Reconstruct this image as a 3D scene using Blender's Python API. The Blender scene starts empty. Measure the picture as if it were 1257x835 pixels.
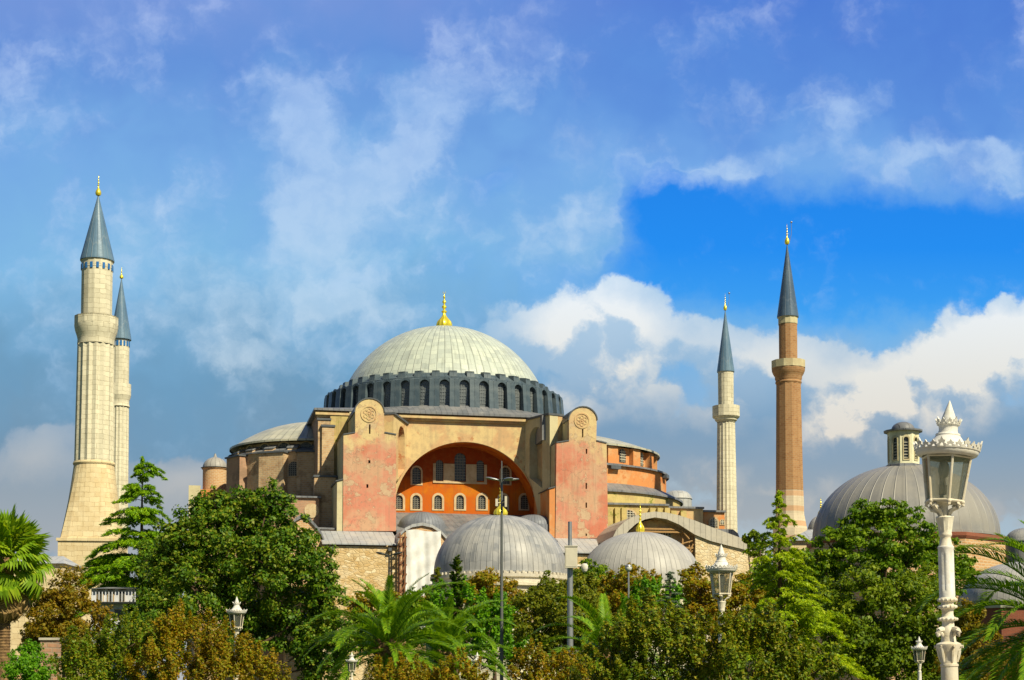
import bpy, math, random
import numpy as np
from mathutils import Vector, Matrix
from mathutils.geometry import tessellate_polygon
rng = np.random.default_rng(7)
random.seed(7)
R = math.radians
PI = math.pi
C = bpy.context.scene.collection
SC = bpy.context.scene

# ------------------------------------------------------------------ camera
F = 1950.0            # focal length in pixels of the 1257 px wide photograph
PITCH = R(3.3)
HORIZON = 838.0
CYP = HORIZON - F * math.tan(PITCH)
CAMZ = 1.7
cd = bpy.data.cameras.new('camera')
cam = bpy.data.objects.new('camera', cd); C.objects.link(cam)
cam.location = (0, 0, CAMZ)
cam.rotation_euler = (R(90) + PITCH, 0, 0)
cd.sensor_width = 36.0
cd.lens = 36.0 * F / 1257.0
cd.shift_y = (CYP - 417.5) / 1257.0
cd.clip_start = 0.5
cd.clip_end = 6000.0
SC.camera = cam
SC.view_settings.view_transform = 'Standard'
SC.view_settings.look = 'None'
SC.view_settings.exposure = 0.25
SC.view_settings.gamma = 1.0
SC.render.film_transparent = False
SC.cycles.max_bounces = 6
SC.cycles.diffuse_bounces = 2
SC.cycles.transparent_max_bounces = 8

# ------------------------------------------------------------------ sun
SUN_AZ = R(41)      # to the right of "straight behind the camera"
SUN_EL = R(43)
sdir = Vector((math.sin(SUN_AZ) * math.cos(SUN_EL), -math.cos(SUN_AZ) * math.cos(SUN_EL), math.sin(SUN_EL)))
sl = bpy.data.lights.new('sun', 'SUN')
sl.energy = 5.0
sl.angle = R(0.6)
sl.color = (1.0, 0.915, 0.68)
sun = bpy.data.objects.new('sun', sl); C.objects.link(sun)
sun.rotation_euler = (-sdir).to_track_quat('-Z', 'Y').to_euler()
sun.location = sdir * 300

# ------------------------------------------------------------------ node helper
class NT:
    def __init__(s, nt):
        s.t = nt; s.n = nt.nodes; s.l = nt.links
    def new(s, typ, **kw):
        n = s.n.new(typ)
        for k, v in kw.items(): setattr(n, k, v)
        return n
    def put(s, sock, v):
        if v is None: return
        if hasattr(v, 'node') or isinstance(v, bpy.types.NodeSocket): s.l.new(v, sock)
        elif isinstance(v, (tuple, list)):
            v = tuple(v)
            if len(v) == 3 and len(sock.default_value) == 4: v = v + (1.0,)
            sock.default_value = v
        else: sock.default_value = v
    def math(s, op, a, b=None, c=None, clamp=False):
        n = s.new('ShaderNodeMath', operation=op, use_clamp=clamp)
        s.put(n.inputs[0], a); s.put(n.inputs[1], b)
        if c is not None: s.put(n.inputs[2], c)
        return n.outputs[0]
    def vmath(s, op, a, b=None, scale=None):
        n = s.new('ShaderNodeVectorMath', operation=op)
        s.put(n.inputs[0], a); s.put(n.inputs[1], b)
        if scale is not None: s.put(n.inputs['Scale'], scale)
        return n.outputs['Value'] if op in ('LENGTH', 'DOT_PRODUCT', 'DISTANCE') else n.outputs[0]
    def noise(s, vec, scale, detail=4, rough=0.55, out='Fac', dist=0.0):
        n = s.new('ShaderNodeTexNoise')
        s.put(n.inputs['Vector'], vec); n.inputs['Scale'].default_value = scale
        n.inputs['Detail'].default_value = detail; n.inputs['Roughness'].default_value = rough
        n.inputs['Distortion'].default_value = dist
        return n.outputs['Color' if out == 'Color' else 0]
    def mix(s, fac, a, b, mode='MIX'):
        n = s.new('ShaderNodeMix', data_type='RGBA', blend_type=mode)
        s.put(n.inputs[0], fac); s.put(n.inputs[6], a); s.put(n.inputs[7], b)
        return n.outputs[2]
    def rng(s, v, a, b, c=0.0, d=1.0, smooth=True):
        n = s.new('ShaderNodeMapRange', interpolation_type='SMOOTHSTEP' if smooth else 'LINEAR')
        s.put(n.inputs[0], v); n.inputs[1].default_value = a; n.inputs[2].default_value = b
        n.inputs[3].default_value = c; n.inputs[4].default_value = d
        return n.outputs[0]
    def ramp(s, fac, stops):
        n = s.new('ShaderNodeValToRGB')
        e = n.color_ramp.elements
        while len(e) < len(stops): e.new(0.5)
        for el, (p, c) in zip(e, stops):
            el.position = p; el.color = (c[0], c[1], c[2], 1)
        s.put(n.inputs[0], fac)
        return n.outputs[0]
    def sep(s, v):
        n = s.new('ShaderNodeSeparateXYZ'); s.put(n.inputs[0], v); return n.outputs
    def comb(s, x, y, z):
        n = s.new('ShaderNodeCombineXYZ'); s.put(n.inputs[0], x); s.put(n.inputs[1], y); s.put(n.inputs[2], z)
        return n.outputs[0]
    def mapping(s, v, loc=(0, 0, 0), rot=(0, 0, 0), scale=(1, 1, 1), typ='POINT'):
        n = s.new('ShaderNodeMapping', vector_type=typ)
        s.put(n.inputs[0], v); n.inputs['Location'].default_value = loc
        n.inputs['Rotation'].default_value = rot; n.inputs['Scale'].default_value = scale
        return n.outputs[0]

def srgb(r, g, b):
    f = lambda c: (c / 255 / 12.92) if c / 255 <= 0.04045 else ((c / 255 + 0.055) / 1.055) ** 2.4
    return (f(r), f(g), f(b))

# ------------------------------------------------------------------ world: sky and clouds, laid out by direction
W = bpy.data.worlds.new('World'); SC.world = W; W.use_nodes = True
w = NT(W.node_tree); w.n.clear()
tc = w.new('ShaderNodeTexCoord').outputs['Generated']
sky = w.new('ShaderNodeTexSky', sky_type='NISHITA')
sky.sun_disc = False
sky.sun_elevation = SUN_EL
sky.sun_rotation = PI - SUN_AZ
sky.air_density = 1.0; sky.dust_density = 0.4; sky.ozone_density = 2.5
dx, dy, dz = w.sep(tc)
yy = w.math('MAXIMUM', w.math('ABSOLUTE', dy), 0.22)
U = w.math('MULTIPLY', w.math('DIVIDE', dx, yy), 19.5)
V = w.math('MULTIPLY', w.math('DIVIDE', dz, yy), 19.5)
UV = w.comb(U, V, 0.0)
nA = w.vmath('SUBTRACT', w.noise(UV, 0.75, 3, 0.55, 'Color'), (0.5, 0.5, 0.5))
nB = w.vmath('SUBTRACT', w.noise(UV, 2.6, 5, 0.62, 'Color'), (0.5, 0.5, 0.5))
vsoft = w.vmath('ADD', UV, w.vmath('SCALE', nA, scale=1.3))
vmid = w.vmath('ADD', w.vmath('ADD', UV, w.vmath('SCALE', nA, scale=0.75)), w.vmath('SCALE', nB, scale=0.42))
vcrisp = w.vmath('ADD', w.vmath('ADD', UV, w.vmath('SCALE', nA, scale=0.30)), w.vmath('SCALE', nB, scale=0.34))
def blobs(vec, lst):
    """sum of soft ellipses; the running sum rides in z so that the nodes run one after the other"""
    P = w.vmath('MULTIPLY', vec, (1.0, 1.0, 0.0))
    for (px, py, rx, ry, rot, g) in lst:
        m = w.mapping(P, ((px - 628.5) / 100, (838 - py) / 100, 0), (0, 0, R(rot)), (rx / 100, ry / 100, 1e7), 'TEXTURE')
        b = w.rng(w.vmath('LENGTH', m), 1.0, 0.0, 0.0, g)
        P = w.vmath('ADD', P, w.comb(0.0, 0.0, b))
    return w.sep(P)[2]
az = w.vmath('SCALE', sky.outputs[0], scale=0.10)
AZURE_RAMP = w.ramp(w.math('DIVIDE', V, 9.0), [(0.0, srgb(120, 180, 222)), (0.35, srgb(112, 184, 234)), (0.46, srgb(66, 168, 242)), (0.60, srgb(20, 140, 242)), (1.0, srgb(14, 96, 214))])
azure = w.mix(0.93, az, AZURE_RAMP)
# thin veil of cloud over most of the sky
veil_n = w.noise(vsoft, 0.6, 3, 0.55)
vn = w.math('SUBTRACT', veil_n, 0.5)
Vj = w.math('ADD', V, w.math('MULTIPLY', vn, 2.4))
veil = w.ramp(w.math('DIVIDE', Vj, 9.0), [(0.0, srgb(190, 188, 186)), (0.13, srgb(172, 178, 184)), (0.25, srgb(120, 148, 170)), (0.42, srgb(110, 156, 190)), (0.58, srgb(128, 184, 226)), (0.72, srgb(118, 170, 226)), (0.86, srgb(100, 146, 216)), (1.0, srgb(120, 150, 216))])
veil_r = w.ramp(w.math('DIVIDE', Vj, 9.0), [(0.0, srgb(196, 190, 184)), (0.25, srgb(166, 186, 200)), (0.5, srgb(116, 178, 230)), (0.70, srgb(116, 168, 230)), (0.80, srgb(92, 144, 220)), (1.0, srgb(76, 122, 210))])
veil = w.mix(w.rng(U, -2.5, 3.5), veil, veil_r)
hole = blobs(vmid, [(960, 300, 330, 130, 0, 2.2), (1190, 310, 260, 125, 5, 2.0), (820, 225, 130, 80, -30, 1.3), (622, 222, 60, 44, 20, 0.62), (560, 318, 80, 40, 0, 0.30),
                    (440, 330, 90, 34, 0, 0.35), (1257, 165, 70, 40, 0, 0.35), (700, 340, 150, 60, 0, 0.55),
                    (860, 130, 330, 95, 0, -1.2), (1060, 130, 300, 85, -4, -1.1), (1257, 185, 110, 50, -25, -0.8), (690, 265, 130, 120, 0, -1.0)])
cn = w.noise(vcrisp, 1.5, 6, 0.62)          # one cloud texture shared by the soft layers
cnc = w.math('SUBTRACT', cn, 0.5)
big = w.math('SUBTRACT', w.noise(vmid, 0.85, 4, 0.6), 0.5)
fluff = w.math('ADD', w.math('MULTIPLY', cnc, 0.9), w.math('MULTIPLY', big, 1.3))
hole_f = w.rng(w.math('ADD', hole, w.math('MULTIPLY', fluff, 0.95)), -0.10, 1.35)
edge_f = w.math('MULTIPLY', w.rng(w.math('ABSOLUTE', w.math('SUBTRACT', hole_f, 0.22)), 0.22, 0.0), w.rng(V, 3.6, 5.5))
veil = w.mix(w.rng(fluff, -0.05, 0.45, 0.0, 0.28), veil, w.mix(0.5, veil, (0.80, 0.86, 0.92)))
veil = w.mix(w.rng(fluff, 0.0, -0.45, 0.0, 0.15), veil, w.mix(1.0, veil, (0.72, 0.80, 0.92), 'MULTIPLY'))
col = w.mix(hole_f, veil, azure)
wis = blobs(vmid, [(375, 180, 110, 160, 10, 0.66), (350, 120, 70, 70, 0, 0.40), (430, 215, 140, 45, 20, 0.55), (380, 265, 90, 80, 0, 0.42), (520, 130, 80, 100, -30, 0.45),
                   (495, 180, 90, 40, 15, 0.40), (600, 70, 230, 110, 25, 0.42), (470, 260, 200, 160, 0, 0.42), (420, 330, 150, 90, 0, 0.3), (720, 255, 70, 80, 20, 0.52), (670, 300, 130, 90, 0, 0.36), (1040, 135, 110, 50, 35, 0.52),
                   (900, 195, 200, 40, 8, 0.52), (1000, 100, 330, 80, 0, 0.16), (1235, 190, 60, 40, -50, 0.6), (1150, 176, 130, 28, 4, 0.42), (400, 365, 70, 34, 0, 0.5), (480, 375, 110, 50, 0, 0.32), (290, 430, 70, 24, 15, 0.4),
                   (30, 120, 160, 90, 0, 0.32), (300, 360, 190, 100, 0, 0.42), (130, 330, 280, 150, 0, 0.32), (330, 440, 240, 80, 0, 0.30), (790, 190, 60, 40, 30, 0.3), (1180, 350, 130, 30, 0, 0.22), (100, 20, 240, 90, 0, 0.38), (850, 30, 140, 70, 15, 0.34), (170, 250, 150, 90, 0, 0.2)])
wis_f = w.math('MULTIPLY', w.rng(w.math('ADD', w.math('ADD', wis, w.math('MULTIPLY', edge_f, 0.16)), w.math('MULTIPLY', fluff, 0.92)), 0.10, 0.80), 0.82)
wcol = w.ramp(w.math('DIVIDE', V, 9.0), [(0.3, srgb(192, 206, 214)), (0.55, srgb(186, 214, 238)), (0.8, srgb(170, 200, 240)), (1.0, srgb(160, 178, 230))])
wcol = w.mix(w.rng(w.math('SUBTRACT', w.noise(w.vmath('ADD', vcrisp, (0.12, 0.15, 0.0)), 1.5, 4, 0.62), cn), -0.16, 0.16, 0.0, 0.45), wcol, w.mix(0.6, wcol, veil))
col = w.mix(wis_f, col, wcol)
# heaped cloud along the skyline: crisp tops, lit from the right
CUM = [(735, 405, 125, 90, -4, 1.8), (640, 410, 90, 66, 0, 1.3), (780, 368, 76, 56, 0, 1.3), (850, 410, 66, 50, 0, 1.1), (930, 440, 100, 70, 0, 1.4), (1010, 445, 110, 70, 0, 1.4),
       (1215, 420, 150, 80, 26, 1.7), (1100, 490, 175, 85, 26, 1.5), (980, 540, 200, 110, 0, 1.3), (1200, 540, 200, 130, 0, 1.4), (760, 520, 200, 110, 0, 1.2),
       (45, 560, 120, 66, 15, 1.6), (20, 620, 150, 90, 0, 1.5), (225, 592, 120, 58, 0, 1.5), (130, 630, 260, 80, 0, 1.3), (1000, 620, 400, 80, 0, 1.0), (300, 640, 420, 66, 0, 0.8)]
def cumulus(vec):
    b = blobs(vec, CUM)
    n = w.noise(vec, 2.0, 5, 0.6)
    vo = w.new('ShaderNodeTexVoronoi', feature='F1'); vo.inputs['Scale'].default_value = 2.6
    w.put(vo.inputs['Vector'], vec)
    d = w.math('ADD', b, w.math('MULTIPLY', w.math('SUBTRACT', n, 0.5), 1.15))
    return w.math('SUBTRACT', d, w.math('MULTIPLY', vo.outputs['Distance'], 0.62)), b
c0, b0 = cumulus(vcrisp)
c1, b1 = cumulus(w.vmath('ADD', vcrisp, (0.17, 0.20, 0.0)))
cum_f = w.math('MULTIPLY', w.rng(c0, 0.0, 0.42), w.rng(b0, 0.06, 0.40))
relief = w.rng(w.math('SUBTRACT', c0, c1), -0.36, 0.34)
lit = blobs(vmid, [(740, 410, 170, 110, 0, 1.25), (1120, 470, 230, 90, 26, 1.25), (1240, 425, 140, 95, 20, 1.0), (690, 480, 120, 60, 0, 0.4), (960, 440, 170, 80, 0, 0.75), (880, 480, 120, 60, 0, 0.4), (45, 550, 110, 66, 10, 0.30), (225, 585, 110, 56, 0, 0.32), (1040, 520, 100, 50, 26, 0.7), (880, 580, 60, 34, 0, 0.5), (1000, 630, 450, 60, 0, 0.4)])
lit_f = w.math('MULTIPLY', lit, w.math('ADD', w.math('MULTIPLY', relief, 1.0), 0.16), clamp=True)
shade_c = w.ramp(w.math('DIVIDE', V, 9.0), [(0.0, srgb(190, 188, 184)), (0.14, srgb(174, 176, 178)), (0.26, srgb(150, 164, 176)), (0.35, srgb(122, 156, 186)), (0.42, srgb(134, 174, 208)), (0.58, srgb(178, 210, 236))])
lit_c = w.ramp(w.math('DIVIDE', V, 9.0), [(0.15, srgb(218, 200, 180)), (0.30, srgb(226, 216, 202)), (0.42, srgb(232, 230, 222)), (0.55, srgb(240, 246, 250))])
ccol = w.mix(lit_f, shade_c, lit_c)
col = w.mix(w.math('MULTIPLY', cum_f, 0.94), col, ccol)
# the high sky and the half of it behind the camera: plain clear blue
col = w.mix(w.rng(w.math('ADD', dy, w.math('MULTIPLY', dz, -0.35)), 0.55, 0.10), col, w.vmath('MULTIPLY', sky.outputs[0], (0.042, 0.046, 0.052)))
# below the horizon
col = w.mix(w.rng(dz, 0.0, -0.06), col, (0.10, 0.11, 0.09))
bg = w.new('ShaderNodeBackground'); w.put(bg.inputs[0], col); bg.inputs[1].default_value = 0.86
w.l.new(bg.outputs[0], w.new('ShaderNodeOutputWorld').inputs[0])
W.cycles.sampling_method = 'MANUAL'; W.cycles.sample_map_resolution = 256

# ------------------------------------------------------------------ pixel -> ray -> point
def ray(px, py):
    a = (px - 628.5) / F; b = (CYP - py) / F
    return Vector((a, math.cos(PITCH) - b * math.sin(PITCH), math.sin(PITCH) + b * math.cos(PITCH)))
def at(px, py, Y):
    d = ray(px, py); t = Y / d.y
    return Vector((d.x * t, Y, CAMZ + d.z * t))
PHI = R(12)
O = Vector((at(545, 500, 256).x, 256.0, 0.0))
cph, sph = math.cos(PHI), math.sin(PHI)
def uz(px, py, v):
    """point on the mosque's own plane of depth v seen at a pixel, as (u, z)"""
    d = ray(px, py)
    cv = -O.x * -sph + -O.y * cph
    dv = d.x * -sph + d.y * cph
    t = (v - cv) / dv
    X, Y = d.x * t - O.x, d.y * t - O.y
    return (X * cph + Y * sph, CAMZ + d.z * t)
def zz(py, v, px=560): return uz(px, py, v)[1]
def uu(px, v, py=580): return uz(px, py, v)[0]

# ------------------------------------------------------------------ mesh builder
class MB:
    def __init__(s): s.v = []; s.f = []; s.sm = []
    def add(s, vs, fs, smooth=False, T=None):
        o = len(s.v)
        s.v += [tuple(T(*p)) if T else tuple(p) for p in vs]
        s.f += [tuple(i + o for i in f) for f in fs]; s.sm += [smooth] * len(fs)
        return s
    def box(s, x0, x1, y0, y1, z0, z1, T=None):
        p = [(x0, y0, z0), (x1, y0, z0), (x1, y1, z0), (x0, y1, z0), (x0, y0, z1), (x1, y0, z1), (x1, y1, z1), (x0, y1, z1)]
        return s.add(p, [(0, 3, 2, 1), (4, 5, 6, 7), (0, 1, 5, 4), (1, 2, 6, 5), (2, 3, 7, 6), (3, 0, 4, 7)], False, T)
    def hexa(s, p, T=None):
        return s.add(p, [(0, 3, 2, 1), (4, 5, 6, 7), (0, 1, 5, 4), (1, 2, 6, 5), (2, 3, 7, 6), (3, 0, 4, 7)], False, T)
    def plate(s, outer, y0, y1, holes=(), T=None, smooth_holes=False):
        """outline in (x, z), extruded along y from y0 to y1, with holes cut through"""
        loops = [list(outer)] + [list(h) for h in holes]
        flat = [p for l in loops for p in l]
        tris = tessellate_polygon([[Vector((p[0], p[1], 0)) for p in l] for l in loops])
        n = len(flat)
        vs = [(p[0], y0, p[1]) for p in flat] + [(p[0], y1, p[1]) for p in flat]
        fs = []
        for t in tris:
            a, b, c = t
            ar = (flat[b][0] - flat[a][0]) * (flat[c][1] - flat[a][1]) - (flat[c][0] - flat[a][0]) * (flat[b][1] - flat[a][1])
            t = (a, b, c) if ar > 0 else (a, c, b)
            fs.append(t); fs.append((t[0] + n, t[2] + n, t[1] + n))
        o = 0
        for li, l in enumerate(loops):
            k = len(l)
            area = sum(l[i][0] * l[(i + 1) % k][1] - l[(i + 1) % k][0] * l[i][1] for i in range(k))
            ccw = area > 0
            for i in range(k):
                a, b = o + i, o + (i + 1) % k
                q = (a, a + n, b + n, b) if (ccw == (li == 0)) else (b, b + n, a + n, a)
                fs.append(q)
            o += k
        return s.add(vs, fs, False, T)
    def lathe(s, prof, n=32, cx=0, cy=0, a0=0.0, a1=2 * PI, smooth=True, star=None, caps=True, shape=None, T=None):
        full = abs(a1 - a0 - 2 * PI) < 1e-6
        m = n if full else n + 1
        vs = []
        for (r, z) in prof:
            for i in range(m):
                a = a0 + (a1 - a0) * i / n
                k = r * (star(i, z) if star else 1.0) * (shape(a, z) if shape else 1.0)
                vs.append((cx + k * math.cos(a), cy + k * math.sin(a), z))
        fs = []
        for j in range(len(prof) - 1):
            for i in range(n):
                a = j * m + i; b = j * m + (i + 1) % m
                fs.append((a, b, b + m, a + m))
        if caps and full:
            if prof[0][0] > 1e-4: fs.append(tuple(reversed(range(m))))
            if prof[-1][0] > 1e-4: fs.append(tuple(range((len(prof) - 1) * m, len(prof) * m)))
        if prof[0][1] > prof[-1][1]: fs = [tuple(reversed(f)) for f in fs]
        return s.add(vs, fs, smooth, T)
    def tube(s, pts, rad, n=8, smooth=True, T=None):
        pts = [Vector(p) for p in pts]
        if not isinstance(rad, (list, tuple)): rad = [rad] * len(pts)
        vs, fs = [], []
        for i, p in enumerate(pts):
            d = (pts[min(i + 1, len(pts) - 1)] - pts[max(i - 1, 0)]).normalized()
            h = Vector((0, 0, 1)) if abs(d.z) < 0.9 else Vector((1, 0, 0))
            x = d.cross(h).normalized(); y = d.cross(x).normalized()
            for k in range(n):
                a = 2 * PI * k / n
                vs.append(p + x * (rad[i] * math.cos(a)) + y * (rad[i] * math.sin(a)))
        for i in range(len(pts) - 1):
            for k in range(n):
                a = i * n + k; b = i * n + (k + 1) % n
                fs.append((a, a + n, b + n, b))
        fs.append(tuple(range(n))); fs.append(tuple(reversed(range((len(pts) - 1) * n, len(pts) * n))))
        return s.add(vs, fs, smooth, T)
    def ball(s, c, r, n=16, m=10, T=None):
        if not isinstance(r, (list, tuple)): r = (r, r, r)
        vs = [(c[0], c[1], c[2] - r[2])]; fs = []
        for j in range(1, m):
            t = -PI / 2 + PI * j / m
            for i in range(n):
                a = 2 * PI * i / n
                vs.append((c[0] + r[0] * math.cos(t) * math.cos(a), c[1] + r[1] * math.cos(t) * math.sin(a), c[2] + r[2] * math.sin(t)))
        vs.append((c[0], c[1], c[2] + r[2]))
        for i in range(n):
            fs.append((0, 1 + (i + 1) % n, 1 + i))
            fs.append((len(vs) - 1, 1 + (m - 2) * n + i, 1 + (m - 2) * n + (i + 1) % n))
        for j in range(m - 2):
            for i in range(n):
                a = 1 + j * n + i; b = 1 + j * n + (i + 1) % n
                fs.append((a, b, b + n, a + n))
        return s.add(vs, fs, True, T)
    def mesh(s, name, m):
        me = bpy.data.meshes.new(name)
        me.from_pydata(s.v, [], s.f)
        me.polygons.foreach_set('use_smooth', s.sm)
        me.materials.append(m); me.update()
        if any(s.sm):
            try: me.set_sharp_from_angle(angle=R(38))
            except Exception: pass
        return me
    def build(s, name, m, parent=None, loc=(0, 0, 0), rot=(0, 0, 0)):
        o = bpy.data.objects.new(name, s.mesh(name, m)); C.objects.link(o)
        o.parent = parent; o.location = loc; o.rotation_euler = rot
        return o
def arch(xc, wd, z0, z1, n=10, point=0.0):
    """outline of a round-headed opening, in (x, z)"""
    r = wd / 2; zs = z1 - r * (1 + point)
    pts = [(xc - r, z0), (xc + r, z0)]
    for i in range(n + 1):
        a = PI * i / n
        pts.append((xc + r * math.cos(a), zs + r * (1 + point) * math.sin(a)))
    return pts
def thing(name, label, cat, loc=(0, 0, 0), rot=(0, 0, 0), group=None):
    o = bpy.data.objects.new(name, None); C.objects.link(o)
    o.location = loc; o.rotation_euler = rot; o.empty_display_size = 0.5
    o['label'] = label; o['category'] = cat
    if group: o['group'] = group
    return o
def tag(o, label, cat, group=None):
    o['label'] = label; o['category'] = cat
    if group: o['group'] = group
    return o
def copy_tree(o, parent=None):
    c = o.copy(); C.objects.link(c); c.parent = parent
    for ch in list(o.children): copy_tree(ch, c)
    return c
def place(src, loc, rz, label, first=False):
    o = src if first else copy_tree(src)
    o.location = loc; o.rotation_euler = (0, 0, rz); o['label'] = label
    return o
def np_mesh(name, verts, quads, m, parent=None, loc=(0, 0, 0)):
    me = bpy.data.meshes.new(name)
    nv, nf = len(verts), len(quads)
    me.vertices.add(nv); me.vertices.foreach_set('co', np.asarray(verts, dtype=np.float32).ravel())
    me.loops.add(nf * 4); me.loops.foreach_set('vertex_index', np.asarray(quads, dtype=np.int32).ravel())
    me.polygons.add(nf); me.polygons.foreach_set('loop_start', np.arange(0, nf * 4, 4, dtype=np.int32))
    me.update(calc_edges=True)
    me.materials.append(m)
    o = bpy.data.objects.new(name, me); C.objects.link(o); o.parent = parent; o.location = loc
    return o
# ------------------------------------------------------------------ materials
def new_mat(name):
    m = bpy.data.materials.new(name); m.use_nodes = True
    t = NT(m.node_tree); t.n.clear()
    b = t.new('ShaderNodeBsdfPrincipled'); out = t.new('ShaderNodeOutputMaterial')
    t.l.new(b.outputs[0], out.inputs[0])
    return m, t, b
def bump(t, b, h, strength=0.3, dist=0.05):
    n = t.new('ShaderNodeBump'); n.inputs['Strength'].default_value = strength; n.inputs['Distance'].default_value = dist
    t.put(n.inputs['Height'], h); t.l.new(n.outputs[0], b.inputs['Normal'])
def wallvec(t):
    """(distance along the wall, height) for upright walls of any heading"""
    co = t.new('ShaderNodeTexCoord').outputs['Object']
    nx, ny, nz = t.sep(t.new('ShaderNodeTexCoord').outputs['Normal'])
    x, y, z = t.sep(co)
    h = t.mix(t.math('GREATER_THAN', t.math('ABSOLUTE', nx), 0.75), t.comb(x, x, x), t.comb(y, y, y))
    return co, t.sep(h)[0], z
def masonry(name, cols, mortar, bw=0.55, bh=0.25, ms=0.03, rough=0.85, var=0.35, patch=None, patch_scale=0.25, patch_th=(0.5, 0.62), streak=0.25, stain=(0.12, 0.09, 0.06), bumpy=0.5, band=None):
    m, t, b = new_mat(name)
    co, h, z = wallvec(t)
    wob = t.math('MULTIPLY', t.math('SUBTRACT', t.noise(co, 1.2, 3), 0.5), bh * 0.8)
    br = t.new('ShaderNodeTexBrick')
    t.put(br.inputs['Vector'], t.comb(h, t.math('ADD', z, wob), 0.0))
    t.put(br.inputs['Color1'], cols[0]); t.put(br.inputs['Color2'], cols[1]); t.put(br.inputs['Mortar'], mortar)
    br.inputs['Scale'].default_value = 1.0; br.inputs['Brick Width'].default_value = bw; br.inputs['Row Height'].default_value = bh
    br.inputs['Mortar Size'].default_value = ms; br.inputs['Mortar Smooth'].default_value = 0.3
    c = br.outputs['Color']
    n1 = t.noise(co, 0.9, 6, 0.65)
    c = t.mix(t.math('MULTIPLY', t.rng(n1, 0.35, 0.7), var), c, cols[2])
    if band:
        bz = t.math('SINE', t.math('MULTIPLY', z, 2 * PI / band[0]))
        c = t.mix(t.math('MULTIPLY', t.rng(bz, 0.3, 0.6), 0.8), c, band[1])
    if patch:
        n2 = t.noise(co, patch_scale, 6, 0.6)
        c = t.mix(t.rng(n2, *patch_th), c, patch)
    if streak:
        sn = t.noise(t.mapping(co, scale=(1.3, 1.3, 0.07)), 1.0, 5, 0.6)
        c = t.mix(t.math('MULTIPLY', t.rng(sn, 0.52, 0.75), streak), c, stain)
    t.put(b.inputs['Base Color'], c); b.inputs['Roughness'].default_value = rough
    b.inputs['Specular IOR Level'].default_value = 0.2
    hgt = t.math('ADD', br.outputs['Fac'] if False else t.math('MULTIPLY', br.outputs['Fac'], -0.6), t.math('MULTIPLY', t.noise(co, 5.0, 4), 0.8))
    bump(t, b, hgt, bumpy, 0.05)
    return m
def plaster(name, main, second, third, stain, scale=0.16, th=(0.46, 0.56), th3=(0.56, 0.66), streak=0.35, grain=0.25, rough=0.85):
    m, t, b = new_mat(name)
    co = t.new('ShaderNodeTexCoord').outputs['Object']
    wc = t.vmath('ADD', co, t.vmath('SCALE', t.vmath('SUBTRACT', t.noise(co, 0.5, 5, 0.6, 'Color'), (0.5, 0.5, 0.5)), scale=2.0))
    c = t.mix(t.rng(t.noise(wc, scale, 5, 0.6), *th), main, second)
    c = t.mix(t.rng(t.noise(t.vmath('ADD', wc, (31, 7, 13)), scale * 1.4, 6, 0.65), *th3), c, third)
    c = t.mix(t.math('MULTIPLY', t.rng(t.noise(t.vmath('ADD', co, (5, 9, 2)), 1.1, 7, 0.7), 0.4, 0.72), grain), c, stain)
    sn = t.noise(t.mapping(co, scale=(1.6, 1.6, 0.06)), 1.0, 5, 0.65)
    c = t.mix(t.math('MULTIPLY', t.rng(sn, 0.5, 0.78), streak), c, stain)
    t.put(b.inputs['Base Color'], c); b.inputs['Roughness'].default_value = rough
    b.inputs['Specular IOR Level'].default_value = 0.15
    bump(t, b, t.noise(co, 3.0, 6, 0.65), 0.25, 0.06)
    return m
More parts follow.
